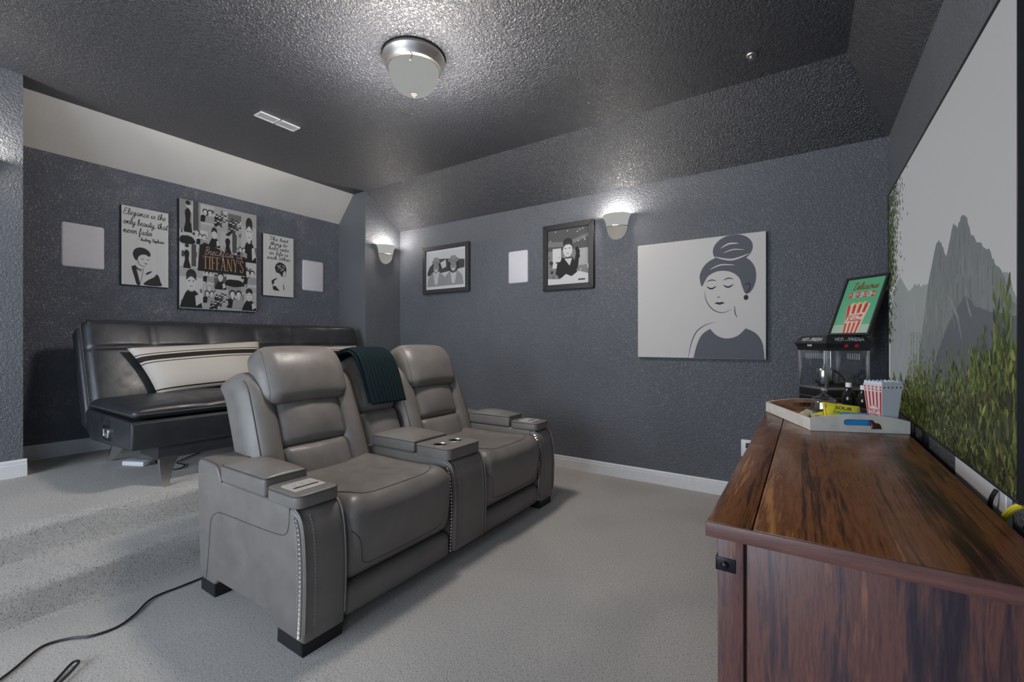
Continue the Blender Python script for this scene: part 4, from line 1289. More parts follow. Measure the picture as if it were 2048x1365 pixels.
def roman(P, s, x, y, hh, wid, col, layer):
    adv = {'T': .62, 'I': .30, 'F': .52, 'A': .70, 'N': .72, 'Y': .66, "'": .2, 'S': .52}
    tot = sum(adv[c] for c in s); k = wid / tot
    S_, th, tk = .045, .04, .11
    for c in s:
        def bar(x0, x1, y0, y1): P.rect(x + x0 * k, x + x1 * k, y + y0 * hh, y + y1 * hh, col, layer)
        def dia(xa, ya, xb, yb, t): P.poly([(x + (xa - t / 2) * k, y + ya * hh), (x + (xa + t / 2) * k, y + ya * hh), (x + (xb + t / 2) * k, y + yb * hh), (x + (xb - t / 2) * k, y + yb * hh)], col, layer)
        if c == 'T': bar(.24, .24 + tk, 0, 1); bar(.03, .56, 1 - th, 1); bar(.03, .06, .82, 1); bar(.53, .56, .82, 1); bar(.16, .43, 0, th)
        elif c == 'I': bar(.09, .09 + tk, 0, 1); bar(.01, .28, 0, th); bar(.01, .28, 1 - th, 1)
        elif c == 'F': bar(.08, .08 + tk, 0, 1); bar(.0, .47, 1 - th, 1); bar(.44, .47, .82, 1); bar(.1, .36, .5, .5 + th); bar(.34, .36, .43, .62); bar(.0, .27, 0, th)
        elif c == 'A': dia(.10, 0, .33, 1, .05); dia(.54, 0, .33, 1, tk); bar(.2, .46, .32, .32 + th); bar(.0, .2, 0, th); bar(.42, .68, 0, th)
        elif c == 'N': bar(.10, .15, 0, 1); bar(.56, .61, 0, 1); dia(.56, 0, .13, 1, tk); bar(.02, .22, 0, th); bar(.48, .7, 1 - th, 1); bar(.02, .15, 1 - th, 1)
        elif c == 'Y': dia(.32, .45, .12, 1, tk); dia(.32, .45, .52, 1, .05); bar(.27, .27 + tk, 0, .48); bar(.19, .46, 0, th); bar(.0, .24, 1 - th, 1); bar(.42, .62, 1 - th, 1)
        elif c == "'": dia(.06, .72, .10, 1, .08)
        elif c == 'S': P.ribbon([(x + a * k, y + b * hh) for a, b in smooth_path([(.41, .80), (.34, .96), (.2, .97), (.08, .82), (.14, .62), (.32, .45), (.41, .24), (.30, .04), (.14, .03), (.05, .2)], 4)], .075 * k * 1.2, col, layer)
        x += adv[c] * k
roman(P, "TIFFANY'S", .275 * w, .385 * h, .118, .54 * w, gold, 22)
P.build('printed_face', 'print', R)

# ------------------------------------------------------------------ things on the far wall (print faces -y)
def picture(name, label, x0, x1, z0, z1, fw_, dep, fmat):
    r = thing(name, label, 'picture', ((x0 + x1) / 2, YB, z0))
    yb = YB - .001
    def rail(pts): return prism(pts, yb - dep, yb, 'y', .003, 1)
    obj('frame_rail', rail([(x0, z0), (x1, z0), (x1 - fw_, z0 + fw_), (x0 + fw_, z0 + fw_)]), fmat, r)
    obj('frame_rail', rail([(x0, z1), (x0 + fw_, z1 - fw_), (x1 - fw_, z1 - fw_), (x1, z1)]), fmat, r)
    obj('frame_rail', rail([(x0, z0), (x0 + fw_, z0 + fw_), (x0 + fw_, z1 - fw_), (x0, z1)]), fmat, r)
    obj('frame_rail', rail([(x1, z0), (x1, z1), (x1 - fw_, z1 - fw_), (x1 - fw_, z0 + fw_)]), fmat, r)
    obj('backing', box(x0 + fw_ * .5, x1 - fw_ * .5, yb - dep * .55, yb, z0 + fw_ * .5, z1 - fw_ * .5), 'canvas_edge', r, smooth=False)
    P = Print((x0 + fw_, yb - dep * .55, z0 + fw_), (1, 0, 0), (0, 0, 1))
    w, h = x1 - x0 - 2 * fw_, z1 - z0 - 2 * fw_
    P.clip = (0, w, 0, h)
    return r, P, w, h
R, P, w, h = picture('framed_photo', 'dark framed black and white photo of two laughing men in hats', -3.735, -3.049, 1.746, 2.285, .045, .045, 'grey_frame')
P.rect(0, w, 0, h, G(.50), 0)
mx0, mx1, my0, my1 = .02, w - .02, .035, h - .02
P.rect(mx0, mx1, my0, my1, G(.42), 1)
P.poly([(mx0, .20), (.05, .26), (.12, .31), (.20, .345), (.30, .34), (.40, .33), (mx1, .31), (mx1, .22), (mx0, .16)], G(.05), 2)
P.poly([(.22, .30), (.30, .33), (.31, .25), (.25, .23)], G(.42), 3)
for cx, s, hat in ((.155, .30, .10), (.415, .33, .13)):
    P.poly([(cx - .14, my0), (cx + .15, my0), (cx + .13, .14), (cx + .05, .20), (cx - .05, .20), (cx - .12, .14)], G(.22), 4)
    P.poly([(cx - .05, .20), (cx + .05, .20), (cx + .02, my0 + .02), (cx - .02, my0 + .02)], G(.40), 5)
    for q in range(9):
        a = cx - .12 + .24 * random.random(); b = my0 + .02 + .1 * random.random()
        P.ribbon([(a, b), (a + .02 * (random.random() - .5), b + .06)], .007, G(random.choice([.06, .35, .1])), 6, True)
    P.blob(cx, .265, hat * .62, hat * .72, G(.03), 5)
    P.blob(cx, .245, .045, .060, G(.20), 6)
    P.ribbon([(cx - .028, .262), (cx - .010, .264)], .006, G(.02), 7); P.ribbon([(cx + .010, .264), (cx + .028, .262)], .006, G(.02), 7)
    P.blob(cx, .215, .020, .010, G(.48), 7)
    P.blob(cx, .315, hat * .62, .032, G(.16), 6); P.poly([(cx - .04, .32), (cx + .04, .32), (cx + .035, .365), (cx - .035, .365)], G(.20), 7)
P.build('photo_print', 'print', R)

R, P, w, h = picture('framed_photo', 'tall black framed photo of a woman in a black dress leaning on a table', -2.130, -1.603, 1.685, 2.311, .052, .030, 'black_frame')
P.rect(0, w, 0, h, G(.16), 0)
P.rect(0, w, h * .62, h, G(.07), 1); P.poly([(0, h * .80), (w * .5, h * .76), (w, h * .88), (w, h * .82), (w * .5, h * .68), (0, h * .70)], G(.14), 2)
P.rect(.05, .14, h * .30, h * .66, G(.46), 2); P.rect(w - .10, w - .01, h * .32, h * .62, G(.30), 2)
for q in range(36):
    P.blob(random.random() * w, random.random() * h * .5 + .02, .006 + .02 * random.random(), .006 + .022 * random.random(), G(random.choice([.03, .1, .3, .48])), 3)
for q in range(9):
    P.blob(random.random() * w, h * (.72 + .25 * random.random()), .005, .006, G(.5), 3, 8)
cx = w * .50
P.poly([(cx - .10, .06), (cx + .10, .07), (cx + .075, .20), (cx + .05, .25), (cx - .06, .25), (cx - .10, .18)], G(.012), 5)
P.poly([(cx + .05, .10), (cx + .10, .14), (cx + .125, .30), (cx + .10, .345), (cx + .075, .33), (cx + .085, .28), (cx + .06, .18)], G(.012), 6)
P.poly([(cx - .10, .08), (cx - .13, .10), (cx - .11, .20), (cx - .07, .22)], G(.012), 6)
P.poly([(0, 0), (w, 0), (w, .085), (cx + .11, .115), (cx + .04, .07), (cx - .02, .095), (cx - .08, .05), (0, .06)], G(.46), 7)
P.poly([(cx - .035, .24), (cx + .045, .24), (cx + .02, .17)], G(.42), 7)
P.blob(cx, .385, .050, .048, G(.02), 8); P.blob(cx, .32, .048, .066, G(.46), 9)
P.poly([(cx - .05, .345), (cx - .04, .385), (cx, .398), (cx + .04, .385), (cx + .05, .345), (cx + .02, .372), (cx - .02, .370)], G(.03), 10)
P.ribbon([(cx - .03, .335), (cx - .012, .337)], .007, G(.03), 11); P.ribbon([(cx + .012, .337), (cx + .03, .335)], .007, G(.03), 11); P.ribbon([(cx - .014, .287), (cx + .014, .287)], .006, G(.10), 11)
for q in range(4): P.blob(w * .78 + q * .016, .035, .012, .008, G(.05), 9)
P.build('photo_print', 'print', R)

# big stencil canvas
x0, x1, z0, z1 = -1.196, -.244, 1.063, 2.011
R = thing('stencil_canvas', 'large square white canvas with a slate grey stencil of a woman with piled-up hair', 'canvas', ((x0 + x1) / 2, YB, z0))
obj('stretcher', bbox(x0, x1, YB - .036, YB - .001, z0, z1, .003, 1), 'canvas_white', R)
P = Print((x0, YB - .036, z0), (1, 0, 0), (0, 0, 1))
w, h = x1 - x0, z1 - z0
P.clip = (.003, w - .003, .003, h - .003)
P.rect(0, w, 0, h, (.47, .455, .445, 1), 0)
slate = (.085, .090, .108, 1)
def U(pts): return [(a * w, b * h) for a, b in pts]
cv = (.47, .455, .445, 1)
dk = (.022, .024, .035, 1)
# a plain stencil lady: round bun, swept cap of hair, round-necked dress
P.blob(.765 * w, .885 * h, .145 * w, .115 * h, slate, 2, 36, .1)
P.poly(U(smooth_path([(.535, .600), (.520, .690), (.560, .775), (.640, .825), (.760, .835), (.870, .800), (.925, .720), (.930, .620), (.900, .540), (.860, .520), (.835, .580), (.810, .655), (.745, .705), (.660, .715), (.590, .685), (.560, .640)], 5, True)), slate, 2)
P.ribbon(smooth_path(U([(.635, .835), (.760, .800), (.885, .835)]), 6), .014, cv, 3, True)
P.ribbon(smooth_path(U([(.680, .900), (.740, .930), (.810, .925)]), 6), .012, cv, 3, True)
P.ribbon(smooth_path(U([(.700, .860), (.770, .880), (.850, .870)]), 6), .008, cv, 3, True)
P.ribbon(smooth_path(U([(.600, .735), (.680, .765), (.780, .755)]), 6), .010, cv, 3, True)
for cx_, cy_ in ((.610, .585), (.735, .590)):            # lowered lashes and brows
    P.ribbon(smooth_path(U([(cx_ - .038, cy_ + .010), (cx_, cy_ - .010), (cx_ + .038, cy_ + .010)]), 5), .012, dk, 3, True)
    P.ribbon(smooth_path(U([(cx_ - .038, cy_ + .048), (cx_, cy_ + .062), (cx_ + .038, cy_ + .052)]), 5), .008, dk, 3, True)
P.ribbon(U([(.655, .505), (.672, .503)]), .006, dk, 3)
P.poly(U([(.630, .455), (.655, .463), (.670, .459), (.688, .463), (.712, .454), (.672, .440)]), dk, 3)
P.ribbon(smooth_path(U([(.560, .560), (.570, .480), (.620, .405), (.690, .375), (.760, .400)]), 6), .006, dk, 3, True)
P.ribbon(smooth_path(U([(.858, .590), (.885, .600), (.888, .560), (.866, .530)]), 5), .007, dk, 3)
P.blob(.862 * w, .490 * h, .016, .020, dk, 3, 14)
P.ribbon(smooth_path(U([(.780, .430), (.785, .370), (.800, .330)]), 5), .006, dk, 3, True)
P.poly(U(smooth_path([(.470, .0), (.500, .120), (.540, .200), (.600, .245)], 6) + smooth_path([(.600, .245), (.650, .190), (.720, .165), (.800, .185), (.860, .245)], 6) + smooth_path([(.860, .245), (.930, .205), (.975, .130), (.990, .0)], 6)), slate, 2)
P.ribbon(smooth_path(U([(.430, .0), (.450, .110), (.490, .215), (.560, .275), (.640, .300)]), 6), .006, dk, 3, True)
P.build('printed_face', 'print', R)

# wall outlet beside the cabinet
R = thing('wall_outlet', 'white outlet plate on the far wall just above the cabinet edge', 'outlet', (-.352, YB, .32))
obj('cover_plate', prism(rrect(-.412, -.292, .322, .452, .006), YB - .007, YB - .0005, 'y', .002, 2), 'white_plastic', R)
obj('socket', prism(rrect(-.384, -.346, .352, .430, .010), YB - .0085, YB - .006, 'y', .001, 1), 'white_plastic', R)
obj('plug', bbox(-.378, -.340, YB - .040, YB - .008, .395, .430, .004), 'cable_black', R)
obj('cable', tube(smooth_path([(-.359, YB - .04, .412), (-.355, YB - .06, .40), (-.33, YB - .06, .36), (-.29, YB - .05, .2), (-.24, YB - .05, .03)], 6), .004, 6), 'cable_black', R)

# ------------------------------------------------------------------ wooden media cabinet along the screen wall
CB = thing('media_cabinet', 'long dark brown wooden media cabinet below the screen', 'cabinet', (.09, 2.42, 0))
CT = .783
obj('top_board', bbox(-.193, -.101, 1.110, 3.72, CT - .034, CT, .004), 'wood_top', CB)
obj('top_board', bbox(-.0985, .385, 1.110, 3.72, CT - .034, CT, .004), 'wood_top', CB)
obj('top_edging', bbox(-.194, .386, 1.102, 1.110, CT - .0345, CT - .001, .002), 'wood_edge', CB)
obj('carcass', box(-.150, .375, 1.150, 3.70, .07, CT - .034), 'wood_side', CB, smooth=False)
obj('plinth', box(-.13, .36, 1.17, 3.68, .0, .07), 'wood_side', CB, smooth=False)
for xa, xb, ya, yb in ((-.172, -.118, 1.128, 1.182), (-.172, -.118, 3.665, 3.715), (.330, .380, 3.665, 3.715), (.332, .382, 1.128, 1.18)):
    obj('corner_post', bbox(xa, xb, ya, yb, .0, CT - .034, .003), 'wood_side', CB)
obj('end_panel', bbox(-.113, .332, 1.138, 1.152, .05, CT - .036, .002), 'wood_side', CB)
# strap hinge wrapped round the corner post
st = obj('corner_strap', join(geo_of(bbox(-.1755, -.134, 1.1245, 1.1285, .667, .698, .0015)), geo_of(bbox(-.1760, -.1715, 1.1245, 1.175, .667, .698, .0015))), 'dark_metal', CB)
obj('rivet', [(lambda v, f: ([(x_, 1.1245 - (z_), y_) for x_, y_, z_ in v], f))(*lathe([(.009, 0), (.0088, .003), (.006, .006), (.0, .0075)], 16, (-.1565, .6825)))][0], 'dark_metal', st)
for i in range(4):
    ya = 1.19 + i * .619; yb = ya + .612
    d = obj('door', bbox(-.166, -.150, ya, yb, .085, CT - .045, .003), 'wood_side', CB)
    obj('door_frame', join(box(-.172, -.166, ya, ya + .05, .085, CT - .045), box(-.172, -.166, yb - .05, yb, .085, CT - .045), box(-.172, -.166, ya + .05, yb - .05, .085, .14), box(-.172, -.166, ya + .05, yb - .05, CT - .10, CT - .045)), 'wood_side', d, smooth=False)
    yk = yb - .025 if i % 2 == 0 else ya + .025
    obj('door_knob', [(lambda v, f: ([(-.172 - z_, y_, x_) for x_, y_, z_ in v], f))(*lathe([(.006, 0), (.006, .012), (.014, .018), (.012, .026), (0, .029)], 16, (.46, yk)))][0], 'dark_metal', d)

# ------------------------------------------------------------------ tray with snacks
def plate_holes(outline, holes, a, b, axis):
    loops = [outline] + holes
    flat = [p for l in loops for p in l]
    def mk(p, t): return {'y': (p[0], t, p[1]), 'z': (p[0], p[1], t), 'x': (t, p[0], p[1])}[axis]
    n = len(flat)
    V = [mk(p, a) for p in flat] + [mk(p, b) for p in flat]
    F = []
    for t in tessellate_polygon([[Vector((q[0], q[1], 0)) for q in l] for l in loops]):
        F.append(tuple(t)); F.append(tuple(i + n for i in t[::-1]))
    o = 0
    for l in loops:
        m = len(l)
        for i in range(m):
            F.append((o + i, o + (i + 1) % m, o + (i + 1) % m + n, o + i + n))
        o += m
    return fix_normals(V, F)
TR = thing('serving_tray', 'whitewashed wooden serving tray with arched handle ends on the cabinet', 'tray', (.0946, 2.823, CT + .001), math.radians(21.7))
hx, hy = .20, .29
arch = [(-hx, 0), (hx, 0), (hx, .055)] + [(hx * (1 - 2 * t), .055 + .026 * math.sin(math.pi * t) ** 0.8) for t in [i / 18 for i in range(1, 18)]] + [(-hx, .055)]
slot = rrect(-.062, .062, .030, .058, .0135, 5)
obj('tray_bottom', box(-hx + .012, hx - .012, -hy + .012, hy - .012, .002, .010), 'tray_brown', TR, local=True, smooth=False)
obj('handle_end', plate_holes(arch, [slot], -hy, -hy + .012, 'y'), 'tray_white', TR, local=True, angle=30)
obj('handle_end', plate_holes(arch, [slot], hy - .006, hy, 'y'), 'tray_white', TR, local=True, angle=30)
obj('handle_end_lining', plate_holes([(x * .96, z * .985 + .0) for x, z in arch], [slot], hy - .012, hy - .0061, 'y'), 'tray_brown', TR, local=True, angle=30)
for s in (-1, 1):
    obj('side_board', bbox(s * hx - (0 if s < 0 else .012), s * hx + (.012 if s < 0 else 0), -hy + .012, hy - .012, 0, .056, .0015, 1), 'tray_white', TR, local=True)
TZ = CT + .0115

JR = thing('candy_jar', 'clear glass candy jar with a knobbed lid standing in the tray', 'jar', (.078, 2.835, TZ))
obj('jar_body', lathe([(.0, .0), (.048, .0), (.055, .006), (.057, .03), (.057, .088), (.055, .094), (.0535, .094), (.0545, .03), (.050, .008), (.0, .006)], 32), 'jar_glass', JR, local=True, angle=180)
jl = obj('jar_lid', lathe([(.060, .094), (.061, .099), (.048, .108), (.030, .118), (.015, .126), (.011, .132), (.0, .133)], 32), 'jar_glass', JR, local=True, angle=60)
obj('knob', lathe([(.006, .130), (.008, .136), (.016, .142), (.018, .150), (.015, .159), (.007, .165), (.0, .166)], 20), 'jar_glass', jl, local=True, angle=180)
sweet_mesh = None
for q in range(44):
    rr_ = .040 * math.sqrt((q % 11 + .3) / 11); an_ = q * 2.4
    loc = (.078 + rr_ * math.cos(an_), 2.835 + rr_ * math.sin(an_), TZ + .008 + .0085 * (q // 11))
    if sweet_mesh is None:
        o = obj('wrapped_sweet', bbox(-.009, .009, -.006, .006, 0, .008, .002, 1), 'candy'); sweet_mesh = o.data
    else:
        o = bpy.data.objects.new('wrapped_sweet', sweet_mesh); COL.objects.link(o)
    o.location = loc; o.rotation_euler = (0, 0, an_ * 1.7)
    tag(o, 'small dark wrapped sweet in the pile inside the glass jar', 'sweet', 'sweets in the glass jar')

def bottle(label, x, y, sc=1.0):
    r = thing('soda_bottle', label, 'bottle', (x, y, TZ), 0, 'soda bottles in the tray')
    obj('bottle_body', lathe([(a * sc, b * sc) for a, b in [(.0, .0), (.026, .0), (.030, .006), (.030, .05), (.028, .07), (.031, .09), (.030, .11), (.024, .135), (.014, .155), (.011, .165), (.011, .172), (.0, .172)]], 24), 'cola', r, local=True, angle=180)
    obj('bottle_cap', lathe([(a * sc, b * sc) for a, b in [(.0135, .164), (.0135, .184), (.012, .187), (.0, .187)]], 20), 'white_cap', r, local=True, angle=40)
bottle('dark soda bottle with a white cap behind the glass jar', .186, 2.908)
bottle('dark soda bottle half hidden behind the popcorn bucket', .243, 2.868, .96)

def bucket(label, loc, rotz, a=.050, b=.034, h_=.205, inner=False):
    r = thing('popcorn_bucket', label, 'bucket', loc, rotz, 'nested popcorn buckets')
    n = 10
    V, F = [], []
    rows = [0, .25, .5, .75, .93, 1.0]
    per = []
    for fc in range(4):
        for i in range(n): per.append((fc, i / n))
    def pt(fc, u, t, top):
        w_ = b + (a - b) * t
        z = h_ * t
        if top: z += .006 * abs(math.sin(math.pi * u * 5))
        x, y = [(-w_ + 2 * w_ * u, -w_), (w_, -w_ + 2 * w_ * u), (w_ - 2 * w_ * u, w_), (-w_, w_ - 2 * w_ * u)][fc]
        return (x, y, z)
    for k, t in enumerate(rows):
        for fc, u in per: V.append(pt(fc, u, t, k == len(rows) - 1))
    m = len(per)
    for k in range(len(rows) - 1):
        for i in range(m):
            F.append((k * m + i, k * m + (i + 1) % m, (k + 1) * m + (i + 1) % m, (k + 1) * m + i))
    F.append(tuple(range(m - 1, -1, -1)))
    obj('bucket_shell', (V, F), 'bucket_plastic', r, local=True, angle=30)
    if not inner:
        red = (.38, .02, .03, 1); wht = (.62, .52, .52, 1)
        # striped print on the face towards the room (local -x)
        tl = math.atan2(a - b, h_)
        P = Print((-b, b, 0), (0, -1, 0), (-math.sin(tl), 0, math.cos(tl)))
        L = h_ / math.cos(tl)
        def X(u, v): return b + (u * (b + (a - b) * v / L))
        P.poly([(X(-1, 0), 0), (X(1, 0), 0), (X(1, L), L), (X(-1, L), L)], wht, 0)
        for i in range(5):
            u0 = -.92 + i * .42; u1 = u0 + .17
            P.poly([(X(u0, 0), 0), (X(u1, 0), 0), (X(u1, L * .84), L * .84), (X(u0, L * .84), L * .84)], red, 2)
            P.blob(X((u0 + u1) / 2, L * .88), L * .885, .0042, .0042, red, 2, 8); P.blob(X((u0 + u1) / 2, L * .94), L * .945, .0042, .0042, red, 2, 8)
        P.blob(b, L * .34, .034, .040, wht, 3, 28); P.blob(b, L * .34, .033, .039, red, 4, 28); P.blob(b, L * .34, .0305, .0365, wht, 5, 28)
        P.type('POP', b, L * .36, .017, red, 6, 'CENTER', bold=.02); P.type('CORN', b, L * .26, .017, red, 6, 'CENTER', width=.046, bold=.02)
        P2 = [(p, f) for p, f in zip([], [])]
        o = obj('striped_print', (P.V, P.F, P.C), 'print', r, local=True, smooth=False)
        for i in range(5):
            pass
        Q = Print((-b, -b, 0), (1, 0, 0), (0, -math.sin(tl), math.cos(tl)))
        for i in range(5):
            Q.blob(b + (-.8 + .4 * i) * a * .98, L * .945, .0042, .0042, red, 2, 8)
        obj('dot_print', (Q.V, Q.F, Q.C), 'print', r, local=True, smooth=False)
bucket('white popcorn bucket with red stripes and a round popcorn badge at the tray corner', (.297, 2.670, TZ), math.radians(37))
bucket('plain inner popcorn bucket nested in the striped one', (.297, 2.670, TZ + .014), math.radians(37), .0485, .0325, .203, True)

def packet(name, label, loc, rot, L, H, T_, mat, art=None):
    r = thing(name, label, 'candy packet', loc, 0)
    r.rotation_euler = rot
    n1, n2 = 16, 12
    V, F = [], []
    for side in (1, -1):
        for i in range(n1 + 1):
            for j in range(n2 + 1):
                u = -1 + 2 * i / n1; v = -1 + 2 * j / n2
                th = T_ / 2 * max(0, 1 - abs(u) ** 4) ** .6 * max(0, 1 - abs(v) ** 3) ** .6 + .0008
                th *= 1 + .08 * math.sin(u * 7) * math.cos(v * 6)
                V.append((u * L / 2, v * H / 2, side * th))
    m = (n1 + 1) * (n2 + 1)
    for s in range(2):
        for i in range(n1):
            for j in range(n2):
                a_ = s * m + i * (n2 + 1) + j
                q = (a_, a_ + n2 + 1, a_ + n2 + 2, a_ + 1)
                F.append(q if s == 0 else q[::-1])
    obj('wrapper', fix_normals(V, F), mat, r, local=True, angle=180)
    if art:
        P = Print((-L / 2, -H / 2, 0), (1, 0, 0), (0, 1, 0))
        art(P, L, H)
        def lift(p):
            u = p[0] / (L / 2); v = p[1] / (H / 2)
            th = T_ / 2 * max(0, 1 - min(1, abs(u)) ** 4) ** .6 * max(0, 1 - min(1, abs(v)) ** 3) ** .6 + .0008
            return (p[0], p[1], p[2] + th * (1 + .08 * math.sin(u * 7) * math.cos(v * 6)) + .001)
        obj('printed_label', ([lift(p) for p in P.V], P.F, P.C), 'gloss_print', r, local=True, smooth=False)
    return r
def sour(P, L, H):
    P.script('Sour', L * .52, H * .66, H * .26, .0055, (.02, .03, .02, 1), 4, 'CENTER', width=L * .42) if 'S' in HAND else P.type('SOUR', L * .5, H * .66, H * .16, (.02, .03, .02, 1), 4, 'CENTER', .3, bold=.01)
    P.type('PATCH', L * .5, H * .44, H * .16, (.10, .35, .05, 1), 4, 'CENTER', .15, bold=.01)
    P.type('KIDS', L * .36, H * .20, H * .18, (.55, .04, .03, 1), 4, 'CENTER', .1, bold=.01)
    P.rect(L * .12, L * .55, H * .06, H * .16, (.5, .5, .52, 1), 3)
    P.ribbon([(L * .06, H * .1), (L * .06, H * .9)], L * .05, (.55, .18, .05, 1), 3)
packet('candy_bag', 'yellow candy bag with red and green lettering leaning in the tray', (.146, 2.650, TZ + .050), (math.radians(52), math.radians(6), math.radians(16)), .155, .120, .026, 'wrapper_yellow', sour)
packet('candy_bag', 'blue candy bag behind the cut-out handle of the tray', (.195, 2.59, TZ + .040), (math.radians(60), 0, math.radians(24)), .115, .070, .02, 'wrapper_blue')
packet('candy_bag', 'small yellow packet at the left of the candy bags', (.048, 2.655, TZ + .036), (math.radians(40), math.radians(-20), math.radians(-10)), .055, .045, .012, 'wrapper_yellow')
packet('candy_bag', 'small silver packet at the near corner of the tray', (.062, 2.565, TZ + .036), (math.radians(35), math.radians(8), math.radians(20)), .070, .045, .014, 'wrapper_silver')
packet('candy_bag', 'dark brown striped packet seen through the tray handle', (.262, 2.583, TZ + .026), (math.radians(70), 0, math.radians(24)), .042, .040, .014, 'wrapper_brown')
packet('candy_bag', 'small cream packet by the foot of the glass jar', (.005, 2.80, TZ + .026), (math.radians(20), math.radians(-14), math.radians(60)), .075, .045, .014, 'wrapper_cream')
packet('candy_bag', 'small red packet behind the yellow candy bag', (.215, 2.735, TZ + .056), (math.radians(55), math.radians(12), math.radians(10)), .07, .06, .014, 'wrapper_brown')

# ------------------------------------------------------------------ popcorn machine
MZ = CT
PM = thing('popcorn_machine', 'black tabletop popcorn machine with glass sides and two red switches', 'popcorn machine', (.139, 3.462, MZ), math.radians(35.5))
mx, my = .135, .1275
b_ = obj('base', bbox(-mx + .004, mx - .004, -my + .004, my - .004, .010, .128, .004), 'black_plastic', PM, local=True)
obj('base_trim', join(geo_of(bbox(-mx, mx, -my, my, .116, .131, .002)), geo_of(bbox(-mx + .002, mx - .002, -my + .002, my - .002, .066, .070, .001))), 'aluminium', b_, local=True)
obj('drawer', bbox(-mx + .02, mx - .02, -my + .001, -my + .006, .020, .060, .002), 'black_plastic', b_, local=True)
for sx_ in (-1, 1):
    for sy_ in (-1, 1):
        obj('foot', lathe([(.012, 0), (.012, .012), (0, .012)], 12, (sx_ * (mx - .02), sy_ * (my - .02))), 'black_plastic', PM, local=True)
        cx, cy = sx_ * (mx - .008), sy_ * (my - .008)
        obj('corner_post', bbox(cx - .008, cx + .008, cy - .008, cy + .008, .128, .365, .002), 'aluminium', PM, local=True)
obj('glass_pane', box(-mx + .016, mx - .016, -my + .003, -my + .006, .131, .362), 'clear_glass', PM, local=True, smooth=False)
obj('glass_pane', box(-mx + .016, mx - .016, my - .006, my - .003, .131, .362), 'clear_glass', PM, local=True, smooth=False)
obj('glass_pane', box(-mx + .003, -mx + .006, -my + .016, my - .016, .131, .362), 'clear_glass', PM, local=True, smooth=False)
obj('glass_pane', box(mx - .006, mx - .003, -my + .016, my - .016, .131, .362), 'clear_glass', PM, local=True, smooth=False)
def loft(levels):
    V, F = [], []
    for (ax_, ay_, z) in levels: V += [(-ax_, -ay_, z), (ax_, -ay_, z), (ax_, ay_, z), (-ax_, ay_, z)]
    for k in range(len(levels) - 1):
        for i in range(4): F.append((4 * k + i, 4 * k + (i + 1) % 4, 4 * k + 4 + (i + 1) % 4, 4 * k + 4 + i))
    F.append((3, 2, 1, 0)); q = 4 * (len(levels) - 1); F.append((q, q + 1, q + 2, q + 3))
    return fix_normals(V, F)
hd = obj('header', loft([(mx, my, .358), (mx + .002, my + .002, .378), (mx + .014, my + .014, .402), (mx + .012, my + .012, .408), (mx - .012, my - .012, .446), (mx - .016, my - .016, .449)]), 'black_plastic', PM, local=True, smooth=False)
# sign faces: upper bevel of the header
tilt = math.atan2(.024, .038)
def sign_face(face):
    c, s = math.cos(tilt), math.sin(tilt)
    if face == 'front': P = Print((-mx, -(my + .012), .408), (1, 0, 0), (0, s, c))
    else: P = Print((-(mx + .012), my, .408), (0, -1, 0), (s, 0, c))
    wd = 2 * mx if face == 'front' else 2 * my
    P.type('HOT', wd * .30, .010, .024, (.62, .62, .62, 1), 2, 'CENTER', width=.056, bold=.008)
    P.type('and', wd * .455, .012, .010, (.62, .62, .62, 1), 2, 'CENTER', width=.020)
    P.type('FRESH', wd * .68, .010, .024, (.62, .62, .62, 1), 2, 'CENTER', width=.090, bold=.008)
    obj('sign_lettering', (P.V, P.F, P.C), 'print', hd, local=True, smooth=False)
sign_face('front'); sign_face('side')
for q in (-.02, .045):
    sw = obj('switch', [(lambda v, f: ([(x_, -my - .006 - z_, y_) for x_, y_, z_ in v], f))(*lathe([(.012, -.004), (.012, .004), (.009, .008), (0, .009)], 18, (q, .388)))][0], 'red_lens', hd, local=True)
for i in range(3):
    obj('vent_slot', box(-mx - .0125, -mx - .008, -.014 + i * .014, -.009 + i * .014, .384, .396), 'flat_white', hd, local=True, smooth=False)
obj('slat_bars', join(*[box(-.085 + i * .0155, -.085 + i * .0155 + .008, my - .0085, my - .0065, .300, .338) for i in range(11)]), 'flat_white', PM, local=True, smooth=False)  # row of white upright bars just inside the pane
obj('slat_bars', join(*[box(mx - .0085, mx - .0065, -.06 + i * .0175, -.06 + i * .0175 + .007, .300, .338) for i in range(6)]), 'flat_white', PM, local=True, smooth=False)
kt = obj('kettle', lathe([(.0, .165), (.044, .165), (.046, .172), (.046, .232), (.044, .238), (.0, .240)], 28, (-.045, .01)), 'steel', PM, local=True, angle=40)
obj('kettle_lid', lathe([(.046, .239), (.044, .244), (.012, .248), (.009, .262), (.004, .264), (.004, .36)], 24, (-.045, .01)), 'steel', kt, local=True)
obj('kettle_base', lathe([(.0, .150), (.05, .150), (.05, .166), (.0, .166)], 24, (-.045, .01)), 'black_plastic', kt, local=True)
obj('kettle_stand', bbox(-.06, .10, -.03, .05, .131, .150, .004), 'black_plastic', PM, local=True)
obj('drop_arm', tube(smooth_path([(.0, .02, .232), (.04, .03, .225), (.075, .03, .20), (.10, .02, .165)], 5), .007, 8), 'black_plastic', kt, local=True)
obj('hanger_rod', tube([(.035, .06, .150), (.035, .06, .358)], .006, 10), 'steel', PM, local=True)

